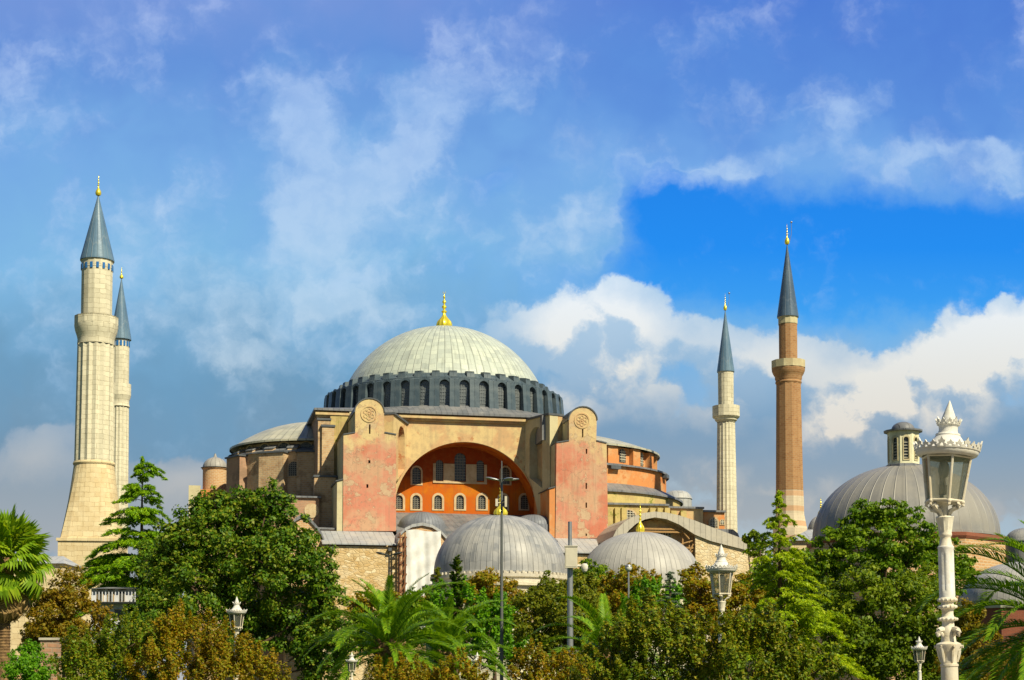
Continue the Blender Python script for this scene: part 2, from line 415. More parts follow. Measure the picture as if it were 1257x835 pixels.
def lead_dome(name, c1, c2, c3, n_seam, row, rough=0.45, seam=None, metal=0.0, streak=0.35, seam_w=0.06):
    """sheet lead laid in gores and rows round the object's own axis"""
    m, t, b = new_mat(name)
    co = t.new('ShaderNodeTexCoord').outputs['Object']
    x, y, z = t.sep(co)
    ang = t.math('MULTIPLY', t.math('ADD', t.math('DIVIDE', t.math('ARCTAN2', y, x), 2 * PI), 0.5), float(n_seam))
    rad = t.math('SQRT', t.math('ADD', t.math('MULTIPLY', x, x), t.math('MULTIPLY', y, y)))
    lat = t.math('DIVIDE', t.math('SUBTRACT', z, t.math('MULTIPLY', rad, 0.75)), row)
    lat = t.math('ADD', lat, t.math('MULTIPLY', t.noise(t.comb(t.math('MULTIPLY', ang, 0.35), 0.0, 0.0), 1.0, 2), 1.4))
    br = t.new('ShaderNodeTexBrick'); br.offset = 0.35; br.offset_frequency = 3
    t.put(br.inputs['Vector'], t.comb(ang, lat, 0.0))
    t.put(br.inputs['Color1'], c1); t.put(br.inputs['Color2'], c2); t.put(br.inputs['Mortar'], c2)
    br.inputs['Scale'].default_value = 1.0; br.inputs['Brick Width'].default_value = 1.0; br.inputs['Row Height'].default_value = 1.0
    br.inputs['Mortar Size'].default_value = 0.001
    c = br.outputs['Color']
    sc = seam or tuple(k * 0.6 for k in c1)
    jit = t.math('MULTIPLY', t.math('SUBTRACT', t.noise(co, 0.8, 4), 0.5), 0.12)
    rline = t.math('ABSOLUTE', t.math('SUBTRACT', t.math('FRACT', t.math('ADD', ang, jit)), 0.5))
    hline = t.math('ABSOLUTE', t.math('SUBTRACT', t.math('FRACT', lat), 0.5))
    c = t.mix(t.math('MULTIPLY', t.rng(hline, 0.5 - seam_w * 1.2, 0.5), 0.40), c, sc)
    c = t.mix(t.math('MULTIPLY', t.rng(rline, 0.5 - seam_w * 1.6, 0.5), t.rng(t.noise(co, 0.3, 4), 0.3, 0.6, 0.35, 1.0)), c, sc)
    c = t.mix(t.math('MULTIPLY', t.rng(t.noise(co, 0.35, 5, 0.6), 0.4, 0.65), 0.6), c, c3)
    sn = t.noise(t.comb(t.math('MULTIPLY', ang, 2.3), t.math('MULTIPLY', lat, 0.25), 3.0), 1.0, 4, 0.6)
    c = t.mix(t.math('MULTIPLY', t.rng(sn, 0.5, 0.75), streak), c, tuple(k * 0.4 for k in c1))
    t.put(b.inputs['Base Color'], c); b.inputs['Roughness'].default_value = rough; b.inputs['Metallic'].default_value = metal
    b.inputs['Specular IOR Level'].default_value = 0.35
    rib = t.math('ABSOLUTE', t.math('SUBTRACT', t.math('FRACT', ang), 0.5))
    hgt = t.math('ADD', t.rng(rib, 0.42, 0.5), t.math('MULTIPLY', t.noise(co, 1.5, 5), 0.5))
    bump(t, b, hgt, 0.6, 0.10)
    return m
def lead_flat(name, c1, c2, c3, sw=0.75, rh=2.4, rough=0.5, ax='x'):
    m, t, b = new_mat(name)
    co = t.new('ShaderNodeTexCoord').outputs['Object']
    x, y, z = t.sep(co)
    br = t.new('ShaderNodeTexBrick'); br.offset = 0.5
    t.put(br.inputs['Vector'], t.comb(y if ax == 'x' else x, x if ax == 'x' else y, 0.0))
    t.put(br.inputs['Color1'], c1); t.put(br.inputs['Color2'], c2); t.put(br.inputs['Mortar'], tuple(k * 0.4 for k in c1))
    br.inputs['Scale'].default_value = 1.0; br.inputs['Brick Width'].default_value = rh; br.inputs['Row Height'].default_value = sw
    br.inputs['Mortar Size'].default_value = 0.04; br.inputs['Mortar Smooth'].default_value = 0.5
    c = t.mix(t.math('MULTIPLY', t.rng(t.noise(co, 0.4, 6, 0.65), 0.4, 0.65), 0.7), br.outputs['Color'], c3)
    c = t.mix(t.math('MULTIPLY', t.rng(t.noise(co, 1.7, 6, 0.7), 0.5, 0.75), 0.4), c, tuple(k * 0.5 for k in c1))
    t.put(b.inputs['Base Color'], c); b.inputs['Roughness'].default_value = rough
    b.inputs['Specular IOR Level'].default_value = 0.3
    bump(t, b, t.math('ADD', t.math('MULTIPLY', br.outputs['Fac'], 0.8), t.noise(co, 1.2, 5)), 0.5, 0.06)
    return m
def simple(name, c, rough=0.5, metal=0.0, var=0.15, scale=2.0, spec=0.4, c2=None, bmp=0.1):
    m, t, b = new_mat(name)
    co = t.new('ShaderNodeTexCoord').outputs['Object']
    n = t.noise(co, scale, 5, 0.65)
    t.put(b.inputs['Base Color'], t.mix(t.math('MULTIPLY', t.rng(n, 0.35, 0.7), 1.0 if c2 else var * 2), c, c2 or tuple(k * 0.6 for k in c)))
    b.inputs['Roughness'].default_value = rough; b.inputs['Metallic'].default_value = metal
    b.inputs['Specular IOR Level'].default_value = spec
    if bmp: bump(t, b, t.noise(co, scale * 6, 4), bmp, 0.02)
    return m
def leaf_mat(name, cols, trans=0.35, clump=0.35, rough=0.5, tint=None):
    m = bpy.data.materials.new(name); m.use_nodes = True
    t = NT(m.node_tree); t.n.clear()
    g = t.new('ShaderNodeNewGeometry')
    co = t.new('ShaderNodeTexCoord').outputs['Object']
    r = t.math('ADD', g.outputs['Random Per Island'], t.math('MULTIPLY', t.math('SUBTRACT', t.noise(co, clump, 3), 0.5), 1.2), clamp=True)
    k = len(cols)
    c = t.ramp(r, [(i / (k - 1), cols[i]) for i in range(k)])
    b = t.new('ShaderNodeBsdfPrincipled'); t.put(b.inputs['Base Color'], c); b.inputs['Roughness'].default_value = rough
    b.inputs['Specular IOR Level'].default_value = 0.25
    tr = t.new('ShaderNodeBsdfTranslucent')
    t.put(tr.inputs[0], t.mix(1.0, c, tint or (1.35, 1.25, 0.5), 'MULTIPLY'))
    mx = t.new('ShaderNodeMixShader'); mx.inputs[0].default_value = trans
    t.l.new(b.outputs[0], mx.inputs[1]); t.l.new(tr.outputs[0], mx.inputs[2])
    t.l.new(mx.outputs[0], t.new('ShaderNodeOutputMaterial').inputs[0])
    return m

M = {}
M['pink'] = plaster('pink_plaster', (0.60, 0.215, 0.130), (0.56, 0.37, 0.20), (0.58, 0.27, 0.165), (0.50, 0.36, 0.24), 0.13, (0.52, 0.60), (0.5, 0.6), 0.35, 0.3)
M['cream'] = plaster('cream_plaster', (0.66, 0.49, 0.235), (0.60, 0.38, 0.19), (0.50, 0.22, 0.09), (0.36, 0.27, 0.16), 0.30, (0.45, 0.56), (0.58, 0.65), 0.5, 0.55)
M['pale'] = plaster('pale_plaster', (0.60, 0.53, 0.32), (0.55, 0.45, 0.26), (0.45, 0.36, 0.22), (0.32, 0.27, 0.17), 0.25, (0.5, 0.6), (0.62, 0.7), 0.4, 0.3)
M['tymp'] = plaster('orange_plaster', (0.52, 0.11, 0.008), (0.56, 0.16, 0.010), (0.36, 0.06, 0.010), (0.48, 0.15, 0.03), 0.3, (0.45, 0.6), (0.46, 0.62), 0.25, 0.25)
def tymp_mat(z0, z1):
    m, t, b = new_mat('orange_red_shaded_plaster')
    co = t.new('ShaderNodeTexCoord').outputs['Object']
    x, y, z = t.sep(co)
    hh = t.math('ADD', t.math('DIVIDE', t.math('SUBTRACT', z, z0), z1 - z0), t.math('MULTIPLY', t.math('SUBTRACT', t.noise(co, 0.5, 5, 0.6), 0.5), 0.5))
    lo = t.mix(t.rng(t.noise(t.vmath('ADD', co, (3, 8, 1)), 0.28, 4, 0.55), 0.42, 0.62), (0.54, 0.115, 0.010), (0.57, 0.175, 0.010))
    c = t.mix(t.rng(hh, 0.42, 0.58), lo, (0.33, 0.052, 0.010))  # upper wall: redder paint, darkened further to deepen the arch's shade
    c = t.mix(t.math('MULTIPLY', t.rng(t.noise(co, 1.3, 8, 0.72), 0.45, 0.66), 0.5), c, (0.42, 0.12, 0.03))
    sn = t.noise(t.mapping(co, scale=(1.6, 1.6, 0.07)), 1.0, 5, 0.65)
    c = t.mix(t.math('MULTIPLY', t.rng(sn, 0.50, 0.72), 0.45), c, (0.30, 0.09, 0.03))
    t.put(b.inputs['Base Color'], c); b.inputs['Roughness'].default_value = 0.85; b.inputs['Specular IOR Level'].default_value = 0.12
    bump(t, b, t.noise(co, 3.0, 6, 0.65), 0.25, 0.06)
    return m
M['orange'] = plaster('apricot_plaster', (0.66, 0.26, 0.085), (0.62, 0.34, 0.15), (0.55, 0.19, 0.06), (0.42, 0.22, 0.10), 0.3, (0.48, 0.6), (0.56, 0.66), 0.35, 0.3)
M['stain'] = plaster('stained_plaster', (0.58, 0.45, 0.18), (0.50, 0.36, 0.16), (0.20, 0.22, 0.04), (0.28, 0.24, 0.07), 0.35, (0.5, 0.6), (0.58, 0.64), 0.7, 0.4)
M['old'] = masonry('old_brick', ((0.60, 0.37, 0.18), (0.44, 0.24, 0.115), (0.66, 0.50, 0.29)), (0.50, 0.40, 0.27), 0.6, 0.3, 0.05, var=0.75, patch=(0.26, 0.17, 0.095), patch_th=(0.52, 0.66), streak=0.4)
M['oldpink'] = masonry('old_pinkish_brick', ((0.50, 0.27, 0.155), (0.43, 0.21, 0.12), (0.50, 0.35, 0.21)), (0.36, 0.26, 0.18), 0.5, 0.22, 0.04, var=0.5, patch=(0.30, 0.19, 0.12), patch_th=(0.5, 0.62), streak=0.3)
M['rubble'] = masonry('rubble_stone', ((0.74, 0.57, 0.31), (0.50, 0.33, 0.14), (0.76, 0.62, 0.38)), (0.50, 0.35, 0.17), 0.75, 0.36, 0.05, var=0.7, patch=(0.52, 0.29, 0.085), patch_scale=0.9, patch_th=(0.55, 0.66), streak=0.2, bumpy=0.9)
def rubble(name, cols, mortar, sx=1.5, sz=2.6):
    m, t, b = new_mat(name)
    co, h, z = wallvec(t)
    wob = t.vmath('SCALE', t.vmath('SUBTRACT', t.noise(co, 1.6, 3, 0.6, 'Color'), (0.5, 0.5, 0.5)), scale=0.5)
    v = t.vmath('ADD', t.comb(t.math('MULTIPLY', h, sx), t.math('MULTIPLY', z, sz), 0.0), wob)
    vo = t.new('ShaderNodeTexVoronoi', voronoi_dimensions='2D'); t.put(vo.inputs['Vector'], v); vo.inputs['Scale'].default_value = 1.0
    ve = t.new('ShaderNodeTexVoronoi', voronoi_dimensions='2D', feature='DISTANCE_TO_EDGE'); t.put(ve.inputs['Vector'], v); ve.inputs['Scale'].default_value = 1.0
    r = t.sep(vo.outputs['Color'])[0]
    c = t.ramp(r, [(i / (len(cols) - 1), cols[i]) for i in range(len(cols))])
    c = t.mix(t.rng(ve.outputs['Distance'], 0.09, 0.0), c, mortar)
    c = t.mix(t.math('MULTIPLY', t.rng(t.noise(co, 0.35, 6, 0.65), 0.48, 0.66), 0.6), c, (0.52, 0.31, 0.10))
    c = t.mix(t.math('MULTIPLY', t.rng(t.noise(t.vmath('ADD', co, (7, 3, 1)), 0.5, 6, 0.65), 0.5, 0.66), 0.55), c, (0.78, 0.67, 0.46))
    sn = t.noise(t.mapping(co, scale=(1.2, 1.2, 0.1)), 1.0, 5, 0.65)
    c = t.mix(t.math('MULTIPLY', t.rng(sn, 0.52, 0.75), 0.4), c, (0.26, 0.17, 0.08))
    t.put(b.inputs['Base Color'], c); b.inputs['Roughness'].default_value = 0.9; b.inputs['Specular IOR Level'].default_value = 0.15
    bump(t, b, t.math('ADD', t.rng(ve.outputs['Distance'], 0.0, 0.15), t.noise(co, 4.0, 5)), 0.6, 0.08)
    return m
M['rubble'] = rubble('rubble_stone', [(0.50, 0.34, 0.15), (0.68, 0.51, 0.27), (0.58, 0.39, 0.17), (0.80, 0.67, 0.43)], (0.56, 0.41, 0.21))
M['palerubble'] = rubble('pale_rubble_stone', [(0.62, 0.46, 0.25), (0.76, 0.62, 0.38), (0.68, 0.52, 0.30), (0.84, 0.73, 0.51)], (0.66, 0.52, 0.31))
M['ashlar'] = masonry('pale_ashlar', ((0.72, 0.66, 0.48), (0.58, 0.53, 0.38), (0.76, 0.70, 0.52)), (0.42, 0.37, 0.25), 1.3, 0.62, 0.035, var=0.5, streak=0.5, stain=(0.34, 0.30, 0.20), bumpy=0.35)
M['ashlar_base'] = masonry('warm_ashlar', ((0.74, 0.60, 0.35), (0.60, 0.46, 0.25), (0.76, 0.64, 0.41)), (0.46, 0.34, 0.18), 1.3, 0.62, 0.035, var=0.5, streak=0.45, stain=(0.40, 0.28, 0.12), bumpy=0.25)
M['mbrick'] = masonry('minaret_brick', ((0.43, 0.225, 0.095), (0.33, 0.155, 0.065), (0.46, 0.27, 0.13)), (0.42, 0.29, 0.16), 0.6, 0.28, 0.03, var=0.6, streak=0.5, stain=(0.24, 0.12, 0.05), bumpy=0.3)
M['mstone'] = masonry('banded_stone', ((0.66, 0.56, 0.40), (0.60, 0.50, 0.34), (0.66, 0.52, 0.34)), (0.5, 0.4, 0.28), 1.0, 0.5, 0.02, var=0.4, streak=0.2, bumpy=0.25, band=(2.2, (0.58, 0.33, 0.17)))
M['brickwall'] = masonry('ochre_brick', ((0.55, 0.29, 0.12), (0.62, 0.38, 0.18), (0.55, 0.33, 0.16)), (0.62, 0.49, 0.32), 0.6, 0.26, 0.05, var=0.4, streak=0.2, bumpy=0.5)
M['redbrick'] = masonry('red_brick', ((0.33, 0.085, 0.045), (0.28, 0.065, 0.04), (0.36, 0.12, 0.06)), (0.25, 0.14, 0.09), 0.3, 0.09, 0.02, var=0.4, streak=0.3)
M['maindome'] = lead_dome('pale_lead_sheet', (0.58, 0.62, 0.51), (0.40, 0.44, 0.39), (0.50, 0.55, 0.47), 80, 1.25, 0.42, (0.30, 0.32, 0.27), 0.0, 0.55, 0.09)
M['semidome'] = lead_dome('semi_dome_lead', (0.50, 0.48, 0.37), (0.36, 0.36, 0.29), (0.56, 0.52, 0.38), 64, 1.4, 0.45, (0.26, 0.25, 0.19), 0.0, 0.45, 0.08)
M['tombdome'] = lead_dome('grey_lead_sheet', (0.39, 0.385, 0.37), (0.20, 0.21, 0.225), (0.44, 0.42, 0.38), 72, 1.35, 0.5, (0.20, 0.20, 0.195), 0.0, 0.65, 0.05)
M['tombdome2'] = lead_dome('light_lead_sheet', (0.46, 0.44, 0.40), (0.35, 0.34, 0.32), (0.47, 0.45, 0.41), 64, 1.5, 0.5, (0.30, 0.285, 0.255), 0.0, 0.4, 0.05)
M['bathdome'] = lead_dome('seamed_lead_sheet', (0.285, 0.275, 0.255), (0.19, 0.185, 0.18), (0.32, 0.295, 0.25), 44, 30.0, 0.5, (0.42, 0.40, 0.35), 0.0, 0.35, 0.05)
M['smalldome'] = lead_dome('dark_lead_sheet', (0.20, 0.21, 0.24), (0.15, 0.16, 0.18), (0.24, 0.25, 0.27), 40, 3.0, 0.5, None, 0.0, 0.4)
M['spire'] = lead_dome('spire_lead', (0.125, 0.215, 0.31), (0.085, 0.16, 0.24), (0.17, 0.265, 0.34), 18, 4.4, 0.4, (0.26, 0.31, 0.34), 0.0, 0.3, 0.05)
M['spire2'] = lead_dome('slate_spire_lead', (0.075, 0.125, 0.19), (0.06, 0.10, 0.16), (0.11, 0.165, 0.225), 12, 5.0, 0.4, (0.16, 0.2, 0.25), 0.0, 0.3, 0.05)
M['turretdome'] = lead_dome('turret_lead', (0.36, 0.34, 0.31), (0.31, 0.30, 0.27), (0.36, 0.34, 0.30), 16, 8.0, 0.5)
M['drumlead'] = lead_flat('weathered_drum_lead', (0.082, 0.115, 0.138), (0.055, 0.083, 0.105), (0.13, 0.16, 0.17), 0.9, 1.5, 0.45)
M['lead'] = lead_flat('roof_lead', (0.42, 0.43, 0.44), (0.33, 0.345, 0.36), (0.48, 0.46, 0.42), 0.85, 3.0, 0.5)
M['leaddark'] = lead_flat('dark_roof_lead', (0.19, 0.195, 0.21), (0.14, 0.15, 0.165), (0.27, 0.26, 0.25), 0.8, 3.0, 0.5)
M['trimlead'] = simple('lead_flashing', (0.10, 0.11, 0.12), 0.5, 0, 0.3, 0.8)
M['lantern'] = plaster('cream_lantern_plaster', (0.80, 0.77, 0.52), (0.74, 0.69, 0.46), (0.62, 0.56, 0.36), (0.40, 0.36, 0.22), 0.6)
M['gold'] = simple('gilded_copper', (1.0, 0.80, 0.07), 0.28, 0.55, 0.1, 3.0)
M['glass'] = simple('window_dark_glass', (0.045, 0.045, 0.038), 0.25, 0, 0.6, 1.5, 0.5, (0.09, 0.088, 0.07))
M['drumgrille'] = simple('drum_grille_metal', (0.20, 0.225, 0.235), 0.6, 0, 0.2, 3.0)
M['warmlead'] = lead_flat('warm_weathered_lead', (0.50, 0.455, 0.37), (0.42, 0.385, 0.32), (0.55, 0.49, 0.38), 0.8, 3.0, 0.5)
M['drumglass'] = simple('drum_window_glass', (0.10, 0.115, 0.12), 0.25, 0, 0.6, 1.0, 0.6, (0.17, 0.18, 0.175))
M['grille'] = simple('window_grille', (0.23, 0.22, 0.18), 0.7, 0, 0.2, 3.0)
M['whitegrille'] = simple('pale_grille', (0.62, 0.58, 0.45), 0.7, 0, 0.2, 3.0)
M['void'] = simple('dark_opening', (0.02, 0.016, 0.012), 0.9, 0, 0.1, 2.0)
M['surround'] = plaster('window_surround_stone', (0.62, 0.48, 0.29), (0.55, 0.40, 0.23), (0.5, 0.36, 0.2), (0.34, 0.24, 0.14), 1.0)
M['tile'] = simple('blue_tile', (0.03, 0.16, 0.42), 0.3)
M['whitepaint'] = plaster('white_enamel', (0.80, 0.78, 0.72), (0.74, 0.71, 0.62), (0.66, 0.60, 0.47), (0.44, 0.34, 0.20), 4.0, (0.45, 0.6), (0.56, 0.68), 0.5, 0.35, 0.42)
M['creampaint'] = plaster('yellowed_white_enamel', (0.78, 0.72, 0.57), (0.72, 0.64, 0.47), (0.62, 0.50, 0.32), (0.38, 0.27, 0.14), 4.0, (0.45, 0.6), (0.55, 0.68), 0.5, 0.4, 0.45)
M['dullsilver'] = simple('lantern_cap_underside', (0.16, 0.15, 0.12), 0.6)
M['tarp'] = simple('white_tarpaulin', (0.80, 0.79, 0.76), 0.7, 0, 0.1, 1.0, 0.2, (0.70, 0.68, 0.62), 0.4)
M['wood'] = simple('scaffold_timber', (0.42, 0.24, 0.09), 0.8, 0, 0.3, 3.0)
M['rustwood'] = simple('red_brown_timber', (0.24, 0.10, 0.045), 0.8, 0, 0.3, 3.0)
M['steel'] = simple('galvanised_steel', (0.36, 0.37, 0.37), 0.42, 0.6, 0.15, 4.0)
M['maststeel'] = simple('grey_painted_steel', (0.16, 0.165, 0.155), 0.45, 0.3, 0.15, 4.0)
M['darksteel'] = simple('dark_painted_steel', (0.045, 0.05, 0.045), 0.4, 0.3, 0.15, 4.0)
M['cabinet'] = simple('beige_cabinet', (0.66, 0.60, 0.46), 0.5)
M['bark'] = simple('bark', (0.13, 0.085, 0.05), 0.9, 0, 0.3, 3.0, 0.2, (0.07, 0.045, 0.03), 0.8)
M['palmbark'] = simple('palm_bark', (0.30, 0.185, 0.08), 0.9, 0, 0.3, 5.0, 0.2, (0.12, 0.07, 0.035), 0.9)
M['bulb'] = simple('opal_bulb', (0.60, 0.60, 0.52), 0.3)
M['whiteboard'] = simple('white_clapboard', (0.72, 0.72, 0.74), 0.7, 0, 0.15, 1.0)
def glass_mat():
    m = bpy.data.materials.new('lantern_glass'); m.use_nodes = True
    t = NT(m.node_tree); t.n.clear()
    tr = t.new('ShaderNodeBsdfTransparent'); tr.inputs[0].default_value = (0.93, 0.92, 0.86, 1)
    gl = t.new('ShaderNodeBsdfGlossy'); gl.inputs['Roughness'].default_value = 0.08; gl.inputs[0].default_value = (1, 1, 1, 1)
    df = t.new('ShaderNodeBsdfDiffuse'); df.inputs[0].default_value = (0.85, 0.82, 0.70, 1)
    tl = t.new('ShaderNodeBsdfTranslucent'); tl.inputs[0].default_value = (0.9, 0.86, 0.72, 1)
    fd = t.new('ShaderNodeMixShader'); fd.inputs[0].default_value = 0.6
    t.l.new(df.outputs[0], fd.inputs[1]); t.l.new(tl.outputs[0], fd.inputs[2])
    a = t.new('ShaderNodeMixShader'); a.inputs[0].default_value = 0.13
    t.l.new(tr.outputs[0], a.inputs[1]); t.l.new(fd.outputs[0], a.inputs[2])
    f = t.new('ShaderNodeFresnel'); f.inputs[0].default_value = 1.4
    bx = t.new('ShaderNodeMixShader'); t.l.new(f.outputs[0], bx.inputs[0])
    t.l.new(a.outputs[0], bx.inputs[1]); t.l.new(gl.outputs[0], bx.inputs[2])
    t.l.new(bx.outputs[0], t.new('ShaderNodeOutputMaterial').inputs[0])
    return m
M['lampglass'] = glass_mat()
# foliage, as leaf colours
M['f_dark'] = leaf_mat('dark_green_leaf', [(0.038, 0.104, 0.006), (0.083, 0.183, 0.008), (0.160, 0.262, 0.012), (0.269, 0.293, 0.020)], 0.34)
M['f_mid'] = leaf_mat('green_leaf', [(0.072, 0.161, 0.006), (0.143, 0.262, 0.008), (0.272, 0.370, 0.012)], 0.42)
M['f_bright'] = leaf_mat('bright_green_leaf', [(0.083, 0.232, 0.008), (0.141, 0.354, 0.010), (0.243, 0.451, 0.015)], 0.46)
M['f_olive'] = leaf_mat('olive_leaf', [(0.096, 0.140, 0.008), (0.186, 0.226, 0.010), (0.320, 0.299, 0.014)], 0.42)
M['f_olive2'] = leaf_mat('fresh_olive_leaf', [(0.089, 0.157, 0.008), (0.169, 0.260, 0.010), (0.294, 0.355, 0.014)], 0.42)
M['f_yellow'] = leaf_mat('yellowing_leaf', [(0.14, 0.145, 0.008), (0.29, 0.225, 0.010), (0.40, 0.24, 0.02)], 0.45)
M['f_brown'] = leaf_mat('rust_brown_leaf', [(0.168, 0.186, 0.008), (0.336, 0.232, 0.010), (0.493, 0.282, 0.014), (0.246, 0.294, 0.010), (0.358, 0.339, 0.012)], 0.46, 0.5)
M['f_mixed'] = leaf_mat('olive_and_rust_leaf', [(0.080, 0.153, 0.008), (0.160, 0.243, 0.010), (0.290, 0.243, 0.012), (0.170, 0.288, 0.010), (0.400, 0.328, 0.020)], 0.40, 0.7)
M['f_mixed2'] = leaf_mat('olive_leaf_turning_brown', [(0.090, 0.186, 0.010), (0.190, 0.282, 0.012), (0.320, 0.271, 0.014), (0.140, 0.282, 0.012)], 0.42, 0.7)
M['f_conifer'] = leaf_mat('cedar_needle', [(0.112, 0.256, 0.008), (0.223, 0.425, 0.010), (0.409, 0.586, 0.014)], 0.38)
M['f_deodar'] = leaf_mat('lime_cedar_needle', [(0.162, 0.282, 0.008), (0.365, 0.512, 0.010), (0.581, 0.660, 0.018)], 0.38)
M['f_blue'] = leaf_mat('grey_green_needle', [(0.10, 0.15, 0.09), (0.19, 0.25, 0.16)], 0.2)
M['f_palm'] = leaf_mat('date_palm_leaflet', [(0.095, 0.231, 0.010), (0.177, 0.345, 0.012), (0.324, 0.461, 0.018)], 0.36)
M['f_fan'] = leaf_mat('fan_palm_blade', [(0.154, 0.292, 0.010), (0.264, 0.421, 0.014), (0.418, 0.508, 0.025)], 0.42)
M['f_dry'] = leaf_mat('dry_palm_blade', [(0.26, 0.17, 0.06), (0.38, 0.25, 0.10)], 0.25)
# ------------------------------------------------------------------ ground
def plane(name, x0, x1, y0, y1, z, m, n=1):
    vs = [(x0 + (x1 - x0) * i / n, y0 + (y1 - y0) * j / n, z) for j in range(n + 1) for i in range(n + 1)]
    fs = [(j * (n + 1) + i, j * (n + 1) + i + 1, (j + 1) * (n + 1) + i + 1, (j + 1) * (n + 1) + i) for j in range(n) for i in range(n)]
    o = MB().add(vs, fs).build(name, m); o['kind'] = 'structure'; return o
M['grass'] = simple('lawn_grass', (0.05, 0.085, 0.018), 0.95, 0, 0.3, 0.4, 0.1, (0.09, 0.10, 0.03), 0.6)
M['paving'] = masonry('paving_stone', ((0.36, 0.32, 0.26), (0.30, 0.27, 0.22), (0.38, 0.33, 0.27)), (0.2, 0.18, 0.15), 0.6, 0.4, 0.02)
plane('ground', -2500, 2500, -500, 4500, 0.0, M['grass'], 4)
plane('path', -60, 60, 8, 22, 0.004, M['paving'])
plane('courtyard', -70, 90, 150, 172, 0.006, M['paving'])

def finial(parent, m, name, r, z0, z1, n=24, loc=(0, 0, 0), ribs=True):
    """gilded finial: ribbed bulb, beads, spike and a crescent"""
    h = z1 - z0
    b = MB()
    prof = [(r * 0.72, 0), (r * 0.98, 0.06), (r, 0.13), (r * 0.86, 0.21), (r * 0.5, 0.29), (r * 0.24, 0.36), (r * 0.17, 0.42)]
    b.lathe([(a, z0 + k * h) for a, k in prof], n, star=(lambda i, z: 1.0 if i % 2 else 0.9) if ribs else None)
    bead = [(0.17, 0.42), (0.34, 0.45), (0.34, 0.47), (0.14, 0.50), (0.13, 0.53), (0.30, 0.57), (0.28, 0.60), (0.11, 0.63), (0.10, 0.66), (0.24, 0.70), (0.22, 0.73), (0.09, 0.76), (0.08, 0.80), (0.17, 0.83), (0.07, 0.87), (0.03, 0.91)]
    b.lathe([(a * r, z0 + k * h) for a, k in bead], 12)
    cr = [(0.16 * r * math.cos(R(a)) , 0, z0 + h * 0.955 + 0.03 * h * math.sin(R(a))) for a in range(-235, 56, 24)]
    b.tube(cr, [0.035 * r * (1 - abs(i - 6) / 8) + 0.012 * r for i in range(len(cr))], 5)
    return b.build(name, m, parent, loc)

def T_rot(a, cx=0.0, cy=0.0):
    c, s = math.cos(a), math.sin(a)
    return lambda x, y, z: (cx + x * c - y * s, cy + x * s + y * c, z)
def T_seg(p, q):
    """local x runs from p to q in plan, local y to its left (into the wall)"""
    d = Vector((q[0] - p[0], q[1] - p[1])); L = d.length; d /= L
    return (lambda x, y, z: (p[0] + d.x * x - d.y * y, p[1] + d.y * x + d.x * y, z)), L
def window(parent, xc, wd, z0, z1, yf, T=None, sur=0.35, depth=0.35, bars=(3, 6), gm='grille', proud=0.06, point=0.0):
    """glazed opening: dark pane behind a grille, with a stone surround"""
    pane = MB().plate(arch(xc, wd + 0.04, z0 - 0.02, z1 + 0.02, 10, point), yf + depth, yf + depth + 0.08, T=T).build('window', M['glass'], parent)
    g = MB()
    zs = z1 - wd / 2
    def top(x): return zs + math.sqrt(max(0.0, (wd / 2) ** 2 - (x - xc) ** 2)) * (1 + point)
    for i in range(1, bars[0] + 1):
        x = xc - wd / 2 + wd * i / (bars[0] + 1)
        g.box(x - 0.045, x + 0.045, yf + depth - 0.10, yf + depth - 0.02, z0, top(x), T)
    for j in range(1, bars[1] + 1):
        z = z0 + (z1 - z0) * j / (bars[1] + 1)
        hw = wd / 2 if z < zs else math.sqrt(max(0.01, (wd / 2) ** 2 - (z - zs) ** 2))
        g.box(xc - hw, xc + hw, yf + depth - 0.13, yf + depth - 0.03, z - 0.045, z + 0.045, T)
    g.build('grille', M[gm], pane)
    if sur:
        MB().plate(arch(xc, wd + 2 * sur, z0 - sur * 0.7, z1 + sur, 14, point), yf - proud, yf + depth * 0.5, [arch(xc, wd, z0, z1, 12, point)], T=T).build('window_surround', M['surround'], pane)
    return pane

# ------------------------------------------------------------------ the mosque
mosque = thing('mosque', 'huge old pink and cream mosque under one broad pale lead dome with orange arched wall', 'mosque', tuple(O), (0, 0, PHI))
VF, VT, VW = -21.0, -16.0, -31.0
uL, uR = uu(391, VF, 507), uu(720, VF, 507)
zE = zz(508, VF)
ac, azc = uu(572.5, VF, 620), zz(628, VF, 571)
aru = (uu(660.0, VF, 620) - uu(485.0, VF, 620)) / 2
arz = zz(542.5, VF, 570) - azc
zT = zz(631.5, VT, 560)          # foot of the orange wall
z0w = 19.0
pts = [(uL, z0w), (ac - aru, z0w)] + [(ac - aru * math.cos(PI * i / 40), azc + arz * math.sin(PI * i / 40)) for i in range(41)] + [(ac + aru, z0w), (uR, z0w), (uR, zE), (uL, zE)]
MB().plate(pts, VF, VF + 0.45).build('great_arch_wall', M['cream'], mosque)
spts = [(ac - aru - 1.5, z0w)] + pts[1:-3] + [(ac + aru + 1.5, z0w), (ac + aru + 1.5, azc + arz + 1.0), (ac - aru - 1.5, azc + arz + 1.0)]
MB().plate(spts, VF + 0.453, VT).build('arch_soffit', M['tymp'], mosque)
MB().box(uL, ac - aru - 1.504, VF + 0.453, VT + 0.445, 0, zE - 0.03).box(ac + aru + 1.504, uR, VF + 0.453, VT + 0.445, 0, zE - 0.03).build('arch_pier', M['oldpink'], mosque)
MB().box(uL, uR, VT + 0.45, 21, 0, zE - 0.02).build('dome_base_block', M['oldpink'], mosque)
